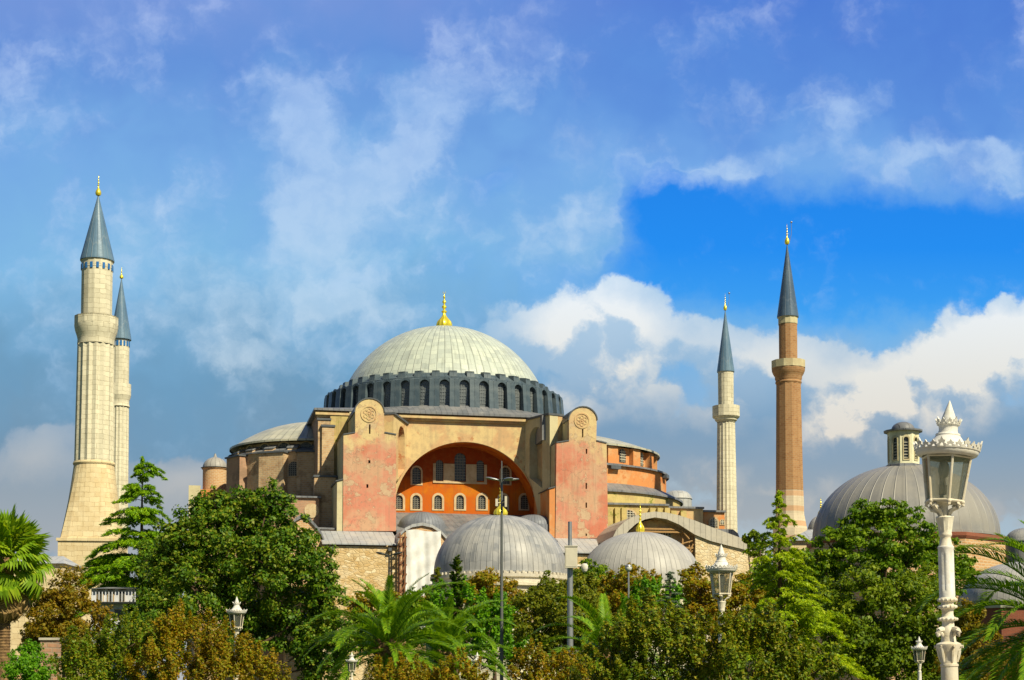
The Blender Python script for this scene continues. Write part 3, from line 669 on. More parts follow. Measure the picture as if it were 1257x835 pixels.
# tympanum wall with its windows
wl = []
for px in (489.7, 511.0, 537.7, 564.7, 591.5, 617.5, 643.8):
    wl.append((uu(px, VT, 620), 1.18, zz(625.0, VT, px), zz(608.0, VT, px), 0.34, 'n'))
wl.append((uu(511.3, VT, 585), 1.32, zz(594.3, VT, 511), zz(573.8, VT, 511), 0.26, 'n'))
wl.append((uu(620.5, VT, 585), 1.32, zz(594.3, VT, 620), zz(573.8, VT, 620), 0.26, 'n'))
for px, wpx, yt in ((539.6, 9.6, 564.5), (565.0, 14.4, 556.0), (589.6, 9.6, 565.0)):
    wl.append((uu(px, VT, 580), wpx * 240 / F, zz(590.5, VT, px), zz(yt, VT, px), 0.0, 'b'))
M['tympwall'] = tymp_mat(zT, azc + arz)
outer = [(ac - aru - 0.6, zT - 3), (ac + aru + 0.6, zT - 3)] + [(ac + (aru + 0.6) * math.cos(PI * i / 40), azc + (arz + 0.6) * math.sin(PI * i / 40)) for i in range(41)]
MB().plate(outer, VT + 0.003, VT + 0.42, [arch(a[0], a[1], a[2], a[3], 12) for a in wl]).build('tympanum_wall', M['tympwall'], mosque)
for a in wl:
    window(mosque, a[0], a[1], a[2], a[3], VT + 0.003, sur=a[4], bars=(2, 6) if a[5] == 'n' else (3, 9), depth=0.3, proud=0.09)
cw = [a for a in wl if a[5] == 'b']
zb, ztp = cw[0][2] - 0.25, zz(569.5, VT, 552)
xa = [cw[0][0] - cw[0][1] / 2 - 0.42, cw[0][0] - cw[0][1] / 2, cw[0][0] + cw[0][1] / 2, cw[1][0] - cw[1][1] / 2, cw[1][0] + cw[1][1] / 2, cw[2][0] - cw[2][1] / 2, cw[2][0] + cw[2][1] / 2, cw[2][0] + cw[2][1] / 2 + 0.42]
pb = MB()
for i in (0, 2, 4, 6): pb.box(xa[i] + 0.003, xa[i + 1] - 0.003, VT - 0.10, VT + 0.2, zb + 0.2, ztp)
pb.box(xa[0], xa[-1], VT - 0.16, VT + 0.2, zb - 0.08, zb + 0.197)
pb.build('window_panel', M['surround'], mosque)
# cornice of the great arch wall and the lead skirt below the drum
MB().box(uL - 0.5, uR + 0.3, VF - 0.75, VF - 0.003, zE - 0.95, zE - 0.60).box(uL - 0.25, uR + 0.15, VF - 0.4, VF - 0.004, zE - 1.25, zE - 0.955).build('cornice', M['cream'], mosque)
zD0, zD1 = zz(497.5, -19.6, 545), zz(459.5, -19.6, 545)
RD = 19.55
sk = MB(); N = 80
sq = []
for i in range(N):
    a = 2 * PI * i / N
    k = 1 / max(abs(math.cos(a)), abs(math.sin(a)))
    x, y = math.cos(a) * k, math.sin(a) * k
    sq.append(((uL - 0.7) * -x if x < 0 else (uR + 0.5) * x, y * 21.9))
    if x < 0: sq[-1] = ((uL - 0.7) * abs(x), y * 21.9)
vs = [(p[0], p[1], zE - 0.32) for p in sq] + [(p[0], p[1], zE) for p in sq] + [((RD - 0.4) * math.cos(2 * PI * i / N), (RD - 0.4) * math.sin(2 * PI * i / N), zD0 + 0.12) for i in range(N)]
fs = [(j * N + i, j * N + (i + 1) % N, (j + 1) * N + (i + 1) % N, (j + 1) * N + i) for j in range(2) for i in range(N)]
fs.append(tuple(reversed(range(N))))
sk.add(vs, fs)
sk.build('skirt_roof', M['leaddark'], mosque)
# drum: wall, windows, buttresses, arched hoods, stubs
drum = MB()
drum.lathe([(17.2, zE), (17.2, zD1 - 0.5), (17.35, zD1 - 0.5), (17.35, zD1 + 0.15), (16.4, zD1 + 0.75), (15.9, zD1 + 1.1)], 160, caps=False)
drum.build('drum', M['drumlead'], mosque)
NB = 40; pitch = 2 * PI / NB
bb = MB()
hw = 0.72
bb.hexa([(17.0, -hw, zD0 - 0.2), (RD + 0.1, -hw - 0.05, zD0 - 0.2), (RD + 0.1, hw + 0.05, zD0 - 0.2), (17.0, hw, zD0 - 0.2), (17.0, -hw, zD1 + 0.1), (RD - 0.25, -hw, zD1 - 0.55), (RD - 0.25, hw, zD1 - 0.55), (17.0, hw, zD1 + 0.1)])
bb.box(17.0, RD - 0.05, -hw - 0.07, hw + 0.07, zD1 - 0.54, zD1 - 0.40) if False else None
bme = bb.mesh('drum_buttress', M['drumlead'])
st = MB().hexa([(15.7, -0.62, zD1 + 0.2), (17.25, -0.62, zD1 + 0.1), (17.25, 0.62, zD1 + 0.1), (15.7, 0.62, zD1 + 0.2), (15.7, -0.55, zD1 + 1.35), (17.1, -0.55, zD1 + 1.15), (17.1, 0.55, zD1 + 1.15), (15.7, 0.55, zD1 + 1.35)])
sme = st.mesh('stub_pier', M['drumlead'])
Tw = lambda x, y, z: (17.25 - y + 0.0, x, z)     # window frame: x along the wall, y into it
wz0, wz1 = zD0 + 0.55, zD1 - 0.95
RG = RD - 0.95
wp = MB().plate(arch(0, 1.62, wz0 - 0.5, wz1 + 0.25, 10), 0.0, 0.06, T=lambda x, y, z: (RG - y, x, z))
wme = wp.mesh('drum_window', M['drumglass'])
gr = MB()
for i in (-0.36, 0, 0.36): gr.box(RG, RG + 0.06, i - 0.035, i + 0.035, wz0, wz1 - 0.05 - abs(i) * 0.4)
for j in range(6):
    z = wz0 + 0.12 + j * (wz1 - wz0 - 0.55) / 5; gr.box(RG + 0.001, RG + 0.08, -0.62, 0.62, z - 0.03, z + 0.03)
gme = gr.mesh('drum_grille', M['drumgrille'])
hd = MB()
A = arch(0, 2.15, wz1 - 0.75, wz1 + 0.62, 14); B_ = arch(0, 1.55, wz1 - 0.76, wz1 + 0.30, 14)
zs_ = wz1 - 0.75
ringp = [p for p in A[2:]] + list(reversed(B_[2:]))
hd.plate(ringp, 0.0, 1.85, T=lambda x, y, z: (RD - 0.30 - y, x, z))
hme = hd.mesh('window_hood', M['drumlead'])
for i in range(NB):
    a = pitch * i + R(4.2) - PI / 2
    for nm, me, da in (('drum_buttress', bme, 0), ('stub_pier', sme, 0), ('drum_window', wme, pitch / 2), ('window_hood', hme, pitch / 2)):
        o = bpy.data.objects.new(nm, me); C.objects.link(o); o.parent = mosque; o.rotation_euler = (0, 0, a + da)
        if nm == 'drum_window':
            g = bpy.data.objects.new('drum_grille', gme); C.objects.link(g); g.parent = o
# the great dome, a shallow cap with low ribs, and its gilded finial
zap = zz(403.0, 0, 547)
Rb, zb_ = 16.05, zD1 + 0.85
rise = zap - zb_; Rs = (Rb * Rb + rise * rise) / (2 * rise)
th0 = math.asin(Rb / Rs)
prof = [(Rs * math.sin(th0 * (1 - i / 28)), zb_ + Rs * math.cos(th0 * (1 - i / 28)) - (Rs - rise)) for i in range(29)]
prof[-1] = (0.02, zap)
o = MB().lathe([(r, z - zb_) for r, z in prof], 160, star=lambda i, z: 1.0035 if i % 2 == 0 else 0.9995, caps=False).build('main_dome', M['maindome'], mosque, (0, 0, zb_))
finial(mosque, M['gold'], 'dome_finial', 1.32, zap - 0.25, zz(357, 0, 547))

# the two buttress towers
def tower(outl, slits, ros, cap, side_px):
    pts = [uz(px, py, VW) for px, py in outl]
    b = [p[0] for p in pts]
    front = pts
    hol = []
    for (px, y0, y1, wpx) in slits:
        uc = uu(px, VW, (y0 + y1) / 2); h = wpx * 225 / F / 2
        hol.append([(uc - h, zz(y1, VW, px)), (uc + h, zz(y1, VW, px)), (uc + h, zz(y0, VW, px)), (uc - h, zz(y0, VW, px))])
    t = MB().plate(front, VW, VW + 0.9, hol).build('buttress_tower', M['pink'], mosque)
    body = MB().plate([(p[0], p[1]) for p in front], VW + 0.902, VW + 9.2)
    body.build('tower_body', M['stain2'], t)
    k = MB()
    for h in hol: k.box(h[0][0] - 0.1, h[1][0] + 0.1, VW + 0.7, VW + 0.9 - 0.01, h[0][1] - 0.1, h[2][1] + 0.1)
    k.build('slit_window', M['void'], t)
    uc, zc = uz(ros[0], ros[1], VW); r = ros[2] * 225 / F
    q = MB()
    ringo = [(uc + r * math.cos(2 * PI * i / 40), zc + r * math.sin(2 * PI * i / 40)) for i in range(40)]
    ringi = [(uc + r * 0.84 * math.cos(2 * PI * i / 40), zc + r * 0.84 * math.sin(2 * PI * i / 40)) for i in range(40)]
    q.plate(ringo, VW - 0.09, VW + 0.01, [ringi])
    for j in range(6):
        a = PI / 6 + j * PI / 3
        cx_, cz_ = uc + r * 0.46 * math.cos(a), zc + r * 0.46 * math.sin(a)
        ro = [(cx_ + r * 0.27 * math.cos(2 * PI * i / 18), cz_ + r * 0.27 * math.sin(2 * PI * i / 18)) for i in range(18)]
        ri = [(cx_ + r * 0.15 * math.cos(2 * PI * i / 18), cz_ + r * 0.15 * math.sin(2 * PI * i / 18)) for i in range(18)]
        q.plate(ro, VW - 0.07, VW + 0.01, [ri])
    q.lathe([(r * 0.17, 0), (r * 0.12, 0.1), (0.01, 0.12)], 14, T=lambda x, y, z: (uc + x, VW - z, zc + y))
    q.build('rosette', M['ros'], t)
    # lead along the shoulders and over the rounded head
    c = MB()
    for i0, i1 in cap:
        (xa_, za_), (xb_, zb2) = pts[i0], pts[i1]
        d = Vector((xb_ - xa_, zb2 - za_)); n_ = Vector((-d.y, d.x)).normalized() * 0.16
        if n_.y < 0: n_ = -n_
        c.hexa([(xa_, VW - 0.12, za_ + 0.003), (xb_, VW - 0.12, zb2 + 0.003), (xb_, VW + 9.3, zb2 + 0.003), (xa_, VW + 9.3, za_ + 0.003), (xa_ + n_.x, VW - 0.12, za_ + n_.y), (xb_ + n_.x, VW - 0.12, zb2 + n_.y), (xb_ + n_.x, VW + 9.3, zb2 + n_.y), (xa_ + n_.x, VW + 9.3, za_ + n_.y)])
    c.build('lead_capping', M['trimlead'], t)
    return t, pts
M['stain2'] = M['pale']
# tower plaster: pink below, cream above, edge between them ragged
def tower_mat(zlo, zhi):
    m, t, b = new_mat('tower_plaster')
    co = t.new('ShaderNodeTexCoord').outputs['Object']
    x, y, z = t.sep(co)
    wn = t.noise(co, 0.28, 6, 0.6)
    hh = t.math('ADD', t.math('DIVIDE', t.math('SUBTRACT', z, zlo), zhi - zlo), t.math('MULTIPLY', t.math('SUBTRACT', wn, 0.5), 1.1))
    pink = t.mix(t.rng(t.noise(t.vmath('ADD', co, (3, 2, 8)), 0.33, 5, 0.6), 0.42, 0.62), (0.60, 0.235, 0.150), (0.57, 0.34, 0.205))
    pink = t.mix(t.math('MULTIPLY', t.rng(t.noise(t.vmath('ADD', co, (13, 21, 8)), 0.21, 5, 0.65), 0.52, 0.66), 0.8), pink, (0.54, 0.165, 0.095))
    crm = t.mix(t.rng(t.noise(co, 0.5, 5, 0.6), 0.4, 0.65), (0.66, 0.51, 0.25), (0.60, 0.41, 0.215))
    c = t.mix(t.rng(hh, 0.66, 0.84), pink, crm)
    # pale runs, brown rain streaks, peeled patches with a sharp rim, hairline cracks
    sn = t.noise(t.mapping(co, scale=(1.8, 1.8, 0.05)), 1.0, 6, 0.65)
    c = t.mix(t.math('MULTIPLY', t.rng(sn, 0.50, 0.72), 0.38), c, (0.64, 0.47, 0.30))
    sn2 = t.noise(t.mapping(co, loc=(9, 4, 1), scale=(1.1, 1.1, 0.09)), 1.0, 6, 0.65)
    c = t.mix(t.math('MULTIPLY', t.rng(sn2, 0.52, 0.70), 0.50), c, (0.30, 0.20, 0.13))
    pe = t.noise(t.vmath('ADD', co, (17, 5, 40)), 0.42, 8, 0.68)
    c = t.mix(t.math('MULTIPLY', t.rng(pe, 0.562, 0.582), 0.8), c, t.mix(t.noise(co, 1.5, 5), (0.62, 0.48, 0.30), (0.46, 0.33, 0.20)))
    c = t.mix(t.math('MULTIPLY', t.math('MULTIPLY', t.rng(pe, 0.550, 0.563), t.rng(pe, 0.576, 0.565)), 0.65), c, (0.22, 0.13, 0.09))
    wv = t.vmath('ADD', co, t.vmath('SCALE', t.noise(co, 0.9, 4, 0.6, 'Color'), scale=1.6))
    cr = t.new('ShaderNodeTexVoronoi', feature='DISTANCE_TO_EDGE'); t.put(cr.inputs['Vector'], wv); cr.inputs['Scale'].default_value = 0.22
    c = t.mix(t.math('MULTIPLY', t.rng(cr.outputs['Distance'], 0.012, 0.002), t.rng(t.noise(co, 0.2, 3), 0.5, 0.6, 0.0, 0.5)), c, (0.25, 0.15, 0.10))
    c = t.mix(t.math('MULTIPLY', t.rng(t.noise(co, 2.2, 7, 0.7), 0.45, 0.7), 0.35), c, (0.40, 0.27, 0.17))
    t.put(b.inputs['Base Color'], c); b.inputs['Roughness'].default_value = 0.85
    b.inputs['Specular IOR Level'].default_value = 0.15
    bump(t, b, t.noise(co, 2.4, 7, 0.65), 0.35, 0.08)
    return m
M['pink'] = tower_mat(zz(650, VW), zz(500, VW))
M['ros'] = M['cream']
def head(cx, r, ytop, ybase, n=12):
    return [(cx + r * math.cos(PI * i / n), ybase - (ybase - ytop) * math.sin(PI * i / n)) for i in range(n + 1)]
hl = head(453.7, 17.7, 489.6, 506.0)
ol = [(421.0, 652), (486.2, 652), (486.2, 534), (472.0, 531.5)] + hl + [(436.0, 531.5), (421.6, 534)]
nl = len(ol)
tl, pl = tower(ol, [(453.9, 521, 532.7, 1.9), (453.4, 565, 568.8, 2.6), (451, 594.5, 599, 2.4)], (453, 508.3, 10.3), [(i, i + 1) for i in range(4, 4 + 12)] + [(2, 3), (nl - 2, nl - 1)], 412)
hr = head(715.5, 17.0, 499.8, 516.0)
orr = [(681.8, 661), (746.6, 661), (744.6, 544.5), (732.0, 541.5)] + hr + [(698.6, 541.5), (683.2, 543.8)]
tr_, pr = tower(orr, [(715.3, 526.7, 537, 1.9), (720, 551, 557.2, 2.0), (719.7, 593, 600.2, 2.0), (719.7, 617, 623.5, 2.0), (719.7, 655, 658, 2.0)], (714.3, 516.6, 10.0), [(i, i + 1) for i in range(4, 4 + 12)] + [(2, 3), (nl - 2, nl - 1)], 660)
# stepped lower flank on each tower's west side
for t_, p_, y_ in ((tl, pl, 595), (tr_, pr, 597.5)):
    ux = p_[0][0]; zt_ = zz(y_, VW)
    MB().hexa([(ux - 0.85, VW + 0.15, 15), (ux - 0.003, VW + 0.15, 15), (ux - 0.003, VF - 0.01, 15), (ux - 0.85, VF - 0.01, 15), (ux - 0.85, VW + 0.15, zt_), (ux + 0.0, VW + 0.15, zt_ + 0.3), (ux + 0.0, VF - 0.01, zt_ + 0.3), (ux - 0.85, VF - 0.01, zt_)]).build('tower_flank', M['orange'] if t_ is tr_ else M['pale'], t_)
    MB().hexa([(ux - 1.05, VW - 0.05, zt_ + 0.003), (ux - 0.003, VW - 0.05, zt_ + 0.305), (ux - 0.003, VF - 0.02, zt_ + 0.305), (ux - 1.05, VF - 0.02, zt_ + 0.003), (ux - 1.05, VW - 0.05, zt_ + 0.16), (ux - 0.003, VW - 0.05, zt_ + 0.45), (ux - 0.003, VF - 0.02, zt_ + 0.45), (ux - 1.05, VF - 0.02, zt_ + 0.16)]).build('flank_ledge', M['trimlead'], t_)
# splayed niche walls between the arch and the towers
def splay(p, q, zp, zq, low, m, mb, ns, nw, nz0, nz1):
    """low: the underside, as (share of length, height), from the far end back to the start"""
    T, L = T_seg(p, q)
    out = [(f * L, z) for f, z in low]
    ho = arch(ns * L, nw, nz0[0], nz1, 14)
    ho[0] = (ho[0][0], nz0[0]); ho[1] = (ho[1][0], nz0[1])
    s = MB().plate(out + [(L, zq), (0, zp)], 0, 1.4, [ho], T=T).build('niche_wall', m, mosque)
    MB().plate([(a_ + (0.02 if a_ < 0.1 else (-0.02 if a_ > L - 0.1 else 0)), z + 0.05) for a_, z in out] + [(L - 0.02, zq - 0.1), (0.02, zp - 0.1)], 1.403, 2.2, T=T).build('niche_back', mb, s)
    MB().plate([(-0.1, zp + 0.003), (L + 0.1, zq + 0.003), (L + 0.1, zq + 0.3), (-0.1, zp + 0.3)], -0.25, 2.4, T=T).build('wall_coping', M['trimlead'], s)
    return s
pA = (pl[1][0] + 0.003, VW + 3.4); pB = (uu(499.5, VF, 560), VF - 0.004)
splay(pA, pB, zz(508, VW + 3, 478), zz(521.5, VF, 499), [(0, zz(602, VF, 486)), (0.5, zz(588, VF, 490)), (1, zz(572, VF, 499))], M['cream'], M['tymp'], 0.60, 3.4, (zz(594, VF, 490), zz(578, VF, 496)), zz(527, VF, 495))
pC = (uu(644.5, VF, 560), VF - 0.004); pD = (pr[0][0] - 0.003, VW + 3.4)
splay(pC, pD, zz(517, VF, 644), zz(509, VW + 3, 677), [(0, zz(579, VF, 644)), (0.30, zz(600, VF, 652)), (0.50, zz(630, VF, 660)), (0.52, z0w), (1, z0w)], M['pale'], M['cream'], 0.44, 3.6, (zz(588, VF, 650), zz(604, VF, 660)), zz(528, VF, 655))
# blocks behind the tower heads, up to the drum
MB().box(uu(405, VF, 530), pl[1][0] - 1.0, VF - 0.6, VF - 0.01, z0w, zz(510, VF - .6, 415)).build('corner_panel', M['stain'], mosque)
MB().box(pl[0][0] + 1.8, pl[0][0] + 6.0, VW + 9.2, VF + 0.2, z0w, zz(505, VF, 450)).build('pier_link', M['pale'], mosque)
MB().box(pr[0][0] + 1.7, pr[0][0] + 6.0, VW + 9.2, VF + 0.2, z0w, zz(515, VF, 715)).build('pier_link', M['pale'], mosque)
MB().box(pr[0][0] - 0.9, pr[0][0] + 1.5, VW + 4.5, VF - 0.02, zz(540, VF, 690) - 1, zz(509.5, VW + 4, 680)).build('pier_shoulder', M['leaddark'], mosque)
# brick pilaster at the west corner
for x0, x1, v0, yt in ((390, 405, VF - 0.9, 516), (395, 410, VF - 1.4, 524), (386, 413, VF - 2.6, 586)):
    MB().box(uu(x0, v0, 580), uu(x1, v0, 580), v0, VF - 0.62, z0w, zz(yt, v0, 400)).build('corner_pilaster', M['old'], mosque)
    MB().box(uu(x0, v0, 580) - 0.15, uu(x1, v0, 580) + 0.15, v0 - 0.15, VF - 0.63, zz(yt, v0, 400) + 0.003, zz(yt, v0, 400) + 0.3).build('pilaster_cap', M['trimlead'], mosque)

# half domes and their tiers, west and east
def half(uc, sgn, tiers, cap, capm, angle_pad=10):
    a0, a1 = (R(90 - angle_pad), R(270 + angle_pad)) if sgn < 0 else (R(-90 - angle_pad), R(90 + angle_pad))
    Rr, zb, za = cap
    H = za - zb; S = (Rr * Rr + H * H) / (2 * H); t0 = math.asin(min(1, Rr / S))
    pr_ = [(S * math.sin(t0 * (1 - i / 16)), S * math.cos(t0 * (1 - i / 16)) - (S - H)) for i in range(17)]; pr_[-1] = (0.02, H)
    MB().lathe([(Rr + 0.35, -0.32), (Rr + 0.35, -0.02)] + pr_, 72, a0=a0, a1=a1, caps=False, star=lambda i, z: 1.002 if i % 2 else 0.999).build('half_dome', capm, mosque, (uc, 0, zb))
    for nm, m, pf in tiers:
        MB().lathe(pf, 72, cx=uc, a0=a0, a1=a1, caps=False).build(nm, m, mosque)
ucW = uL + 1.5
RW = ucW - uu(284.5, 0, 552)
zW0 = zz(551.5, 0, 300); zW1 = zz(566, 0, 285) ; zW2 = zz(612, 0, 285)
half(ucW, -1, [('window_tier', M['old'], [(RW - 0.9, zW1 - 1), (RW - 0.9, zW0 - 0.3)]),
               ('lower_tier', M['old'], [(RW + 0.4, 8), (RW + 0.4, zW1 + 0.1)]),
               ('tier_ledge', M['leaddark'], [(RW + 0.75, zW1 - 0.1), (RW + 0.75, zW1 + 0.12), (RW - 0.8, zW1 + 0.75)])], (RW, zW0, zz(520, 0, 385)), M['semidome'])
for i, a in enumerate(range(186, 274, 16)):
    Tq = T_rot(R(a), ucW)
    MB().hexa([(RW - 1.2, -0.75, zW1), (RW + 0.7, -0.75, zW1), (RW + 0.7, 0.75, zW1), (RW - 1.2, 0.75, zW1), (RW - 1.2, -0.7, zW0 - 0.75), (RW + 0.5, -0.7, zW0 - 1.5), (RW + 0.5, 0.7, zW0 - 1.5), (RW - 1.2, 0.7, zW0 - 0.75)], Tq).build('stub_buttress', M['old'], mosque)
    MB().hexa([(RW - 1.2, -0.85, zW0 - 0.74), (RW + 0.65, -0.85, zW0 - 1.49), (RW + 0.65, 0.85, zW0 - 1.49), (RW - 1.2, 0.85, zW0 - 0.74), (RW - 1.2, -0.85, zW0 - 0.58), (RW + 0.65, -0.85, zW0 - 1.33), (RW + 0.65, 0.85, zW0 - 1.33), (RW - 1.2, 0.85, zW0 - 0.58)], Tq).build('stub_roof', M['leaddark'], mosque)
    if a < 266:
        a2 = R(a + 8)
        Tz = (lambda c, s: (lambda x, y, z: (ucW + (RW - 0.86 - y) * c - x * s, (RW - 0.86 - y) * s + x * c, z)))(math.cos(a2), math.sin(a2))
        window(mosque, 0, 1.9, zW1 + 0.7, zW0 - 0.42, -0.02, Tz, sur=0.22, depth=0.03, bars=(2, 2))
# lattice window and buttress blocks on the lower west tier
for a, m_ in ((238, 'old'), (206, 'oldpink'), (262, 'old')):
    MB().box(RW - 1, RW + 1.5, -2.1, 2.1, 6, zW1 - 0.35, T_rot(R(a), ucW)).build('tier_buttress', M[m_], mosque)
    MB().box(RW - 1, RW + 1.75, -2.3, 2.3, zW1 - 0.345, zW1 - 0.1, T_rot(R(a), ucW)).build('buttress_cap', M['trimlead'], mosque)
a2 = R(251)
Tz = lambda x, y, z: (ucW + (RW + 0.45 - y) * math.cos(a2) - x * math.sin(a2), (RW + 0.45 - y) * math.sin(a2) + x * math.cos(a2), z)
window(mosque, 0, 1.6, zz(581, -16, 355), zz(563, -16, 355), -0.05, Tz, sur=0.12, depth=0.06, bars=(4, 6))

ucE = uR - 1.0
RE = uu(801.5, 0, 575) - ucE
zE0, zE1, zE2, zE3 = zz(565.5, 0, 800), zz(590, 0, 805), zz(616.5, 0, 812), zz(622.5, 0, 820)
RE2 = uu(812, 0, 600) - ucE; RE3 = uu(822, 0, 620) - ucE
half(ucE, 1, [('window_tier', M['orange'], [(RE - 0.9, zE1 - 1), (RE - 0.9, zE0 - 0.3)]),
              ('middle_tier', M['orange'], [(RE2 - 0.1, zE2 - 2), (RE2 - 0.1, zE1 - 0.1)]),
              ('tier_ledge', M['leaddark'], [(RE2 + 0.4, zE1 - 0.35), (RE2 + 0.4, zE1 - 0.08), (RE - 0.8, zE1 + 0.45)]),
              ('ambulatory_roof', M['leaddark'], [(RE3 + 1.2, zE3 - 0.3), (RE3 + 1.2, zE3), (RE2 - 0.2, zE2 + 0.6)]),
              ('ambulatory_wall', M['stain'], [(RE3 + 0.8, 5), (RE3 + 0.8, zE3 - 0.25)])], (RE, zE0, zz(536, 0, 715)), M['semidome'])
for i, a in enumerate(range(-86, 40, 17)):
    Tq = T_rot(R(a), ucE)
    MB().box(RE - 1.2, RE - 0.1, -0.95, 0.95, zE1, zE0 - 0.34, Tq).build('tier_pilaster', M['orange'], mosque)
    a2_ = R(a + 8.5)
    Tz = (lambda c, s: (lambda x, y, z: (ucE + (RE - 0.86 - y) * c - x * s, (RE - 0.86 - y) * s + x * c, z)))(math.cos(a2_), math.sin(a2_))
    window(mosque, 0, 1.35, zE1 + 0.75, zE0 - 0.5, -0.03, Tz, sur=0.0, depth=0.02, bars=(2, 4), gm='whitegrille')
for a in (-72, -30):
    MB().box(RE2 - 0.6, RE2 + 0.65, -0.9, 0.9, zE1 - 0.9, zE1 - 0.36, T_rot(R(a), ucE)).build('ledge_block', M['trimlead'], mosque)
# squat lead tambour behind the east tiers
tb = (uu(831.5, 8, 615), 8)
rt = 18.5 * 262 / F
MB().lathe([(rt, zz(626, 8, 831)), (rt, zz(613.5, 8, 831)), (rt + 0.15, zz(613, 8, 831)), (rt * 0.93, zz(608, 8, 831)), (rt * 0.72, zz(604.5, 8, 831)), (rt * 0.4, zz(602.8, 8, 831)), (0.02, zz(602.3, 8, 831))], 24, cx=tb[0], cy=tb[1], star=lambda i, z: 1.0 if i % 2 else 0.97).build('lead_tambour', M['lead'], mosque)
# east aisle wall in three lengths with parapets, windows and buttresses
def aisle(x0, x1, yt, v, m, d=14, zbase=0):
    a, b = uu(x0, v, 635), uu(x1, v, 635); z = zz(yt, v, (x0 + x1) / 2)
    MB().box(a, b, v, v + d, zbase, z).build('aisle_wall', m, mosque)
    MB().box(a - 0.1, b + 0.1, v - 0.35, v + d + 0.1, z + 0.003, z + 0.3).build('parapet_lead', M['leaddark'], mosque)
    return a, b, z
aisle(745, 820.5, 620.5, -21.5, M['stain'])
aisle(820.8, 863, 624.5, -21.0, M['cream'])
a_, b_, z_ = aisle(863.3, 889.5, 629.0, -20.0, M['orange'])
for px in (748, 757, 765, 800, 809, 818):
    u_ = uu(px, -21.5, 640); MB().box(u_ - 0.4, u_ + 0.4, -22.1, -21.51, 8, zz(623.5, -22, px)).build('aisle_buttress', M['stain'], mosque)
for px in (826, 838):
    u_ = uu(px, -21, 640); MB().box(u_ - 0.45, u_ + 0.45, -21.6, -21.01, 8, zz(627, -21.5, px)).build('aisle_buttress', M['stain'], mosque)
window(mosque, uu(771.5, -21.5, 632), 2.3, zz(638, -21.5, 771), zz(626.5, -21.5, 771), -21.56, sur=0.25, depth=0.03, bars=(4, 3), gm='whitegrille')
window(mosque, uu(876, -20, 642), 1.2, zz(648, -20, 876), zz(636.5, -20, 876), -20.06, sur=0.25, depth=0.03, bars=(2, 4), gm='whitegrille')
window(mosque, uu(886.5, -20, 642), 0.6, zz(644, -20, 886), zz(638.5, -20, 886), -20.05, sur=0.15, depth=0.03, bars=(1, 2), gm='whitegrille')

# aisle roofs at the foot of the orange wall, and the low side domes
zr0, zr1 = zT + 0.1, zz(653, VW, 560)
ua, ub = pl[1][0] + 0.01, pr[0][0] - 0.86
MB().hexa([(ua, VW - 0.4, zr1 - 0.5), (ub, VW - 0.4, zr1 - 0.5), (ub, VT, zr0 - 0.5), (ua, VT, zr0 - 0.5), (ua, VW - 0.4, zr1), (ub, VW - 0.4, zr1), (ub, VT - 0.01, zr0), (ua, VT - 0.01, zr0)]).build('aisle_roof', M['leaddark'], mosque)
MB().box(pl[0][0] - 2, pr[1][0] + 2, VW + 0.4, 22, 0, zr1 - 0.6).build('aisle_block', M['rubble'], mosque)
for px, yt, rp, v in ((518, 628.5, 29, -27.5), (655, 632, 27, -27.5)):
    u_ = uu(px, v, 640); r_ = rp * 229 / F; zt_ = zz(yt, v, px); zl = zz(646, v, px)
    MB().lathe([(r_ + 0.15, -1.5), (r_ + 0.15, 0)] + [(r_ * math.cos(PI / 2 * i / 10), (zt_ - zl) * math.sin(PI / 2 * i / 10)) for i in range(11)], 48, caps=False).build('aisle_dome', M['smalldome'], mosque, (u_, v, zl))
# lean-to roofs and walls in front
def leanto(x0, x1, yt, yb, vb, vf, ybot, wm, roofm):
    a, b = uu(x0, vf, yb), uu(x1, vf, yb)
    zt_, zb2 = zz(yt, vb, (x0 + x1) / 2), zz(yb, vf, (x0 + x1) / 2)
    MB().hexa([(a - 0.2, vf - 0.45, zb2 - 0.2), (b, vf - 0.45, zb2 - 0.2), (b, vb, zt_ - 0.2), (a - 0.2, vb, zt_ - 0.2), (a - 0.2, vf - 0.45, zb2), (b, vf - 0.45, zb2), (b, vb, zt_), (a - 0.2, vb, zt_)]).build('lean_to_roof', roofm, mosque)
    MB().box(a, b - 0.15, vf, vb - 0.4, 0, zb2 - 0.35).build('lean_to_wall', wm, mosque)
    return a, b, zb2
a_, b_, z_ = leanto(397, 490, 652.5, 667.5, VW - 0.01, -38, 720, M['rubble'], M['lead'])
for px in (409, 478):
    u_ = uu(px, -38, 672); MB().box(u_ - 0.22, u_ + 0.22, -38.75, -38.01, z_ - 1.0, z_ - 0.55).build('roof_spout', M['trimlead'], mosque)
leanto(684, 762, 661.5, 678, VW - 0.01, -37.5, 720, M['rubble'], M['lead'])
leanto(545, 684, 656, 663, VW - 0.41, -35.0, 720, M['old'], M['leaddark'])

# west lower blocks behind the big tree
def block(nm, x0, x1, yt, v0, v1, m, cap=None, py=640):
    a, b = uu(x0, v0, py), uu(x1, v0, py); z = zz(yt, v0, (x0 + x1) / 2)
    o = MB().box(a, b, v0, v1, 0, z).build(nm, m, mosque)
    if cap: MB().hexa([(a - .25, v0 - .35, z + .003), (b + .25, v0 - .35, z + .003), (b + .25, v1, z + .003), (a - .25, v1, z + .003), (a - .25, v0 - .35, z + .25), (b + .25, v0 - .35, z + .25), (b + .25, v1, z + 1.2), (a - .25, v1, z + 1.2)]).build('block_roof', cap, mosque)
    return a, b, z
block('west_gallery', 330, 391.5, 611, -25, -16, M['oldpink'], M['leaddark'])
block('west_gallery', 240, 330, 640, -22, 10, M['old'], M['leaddark'])
block('west_aisle', 352, 412, 650, -30, -22, M['old'], M['leaddark'])
uw, zw = uz(382.5, 627, -25)
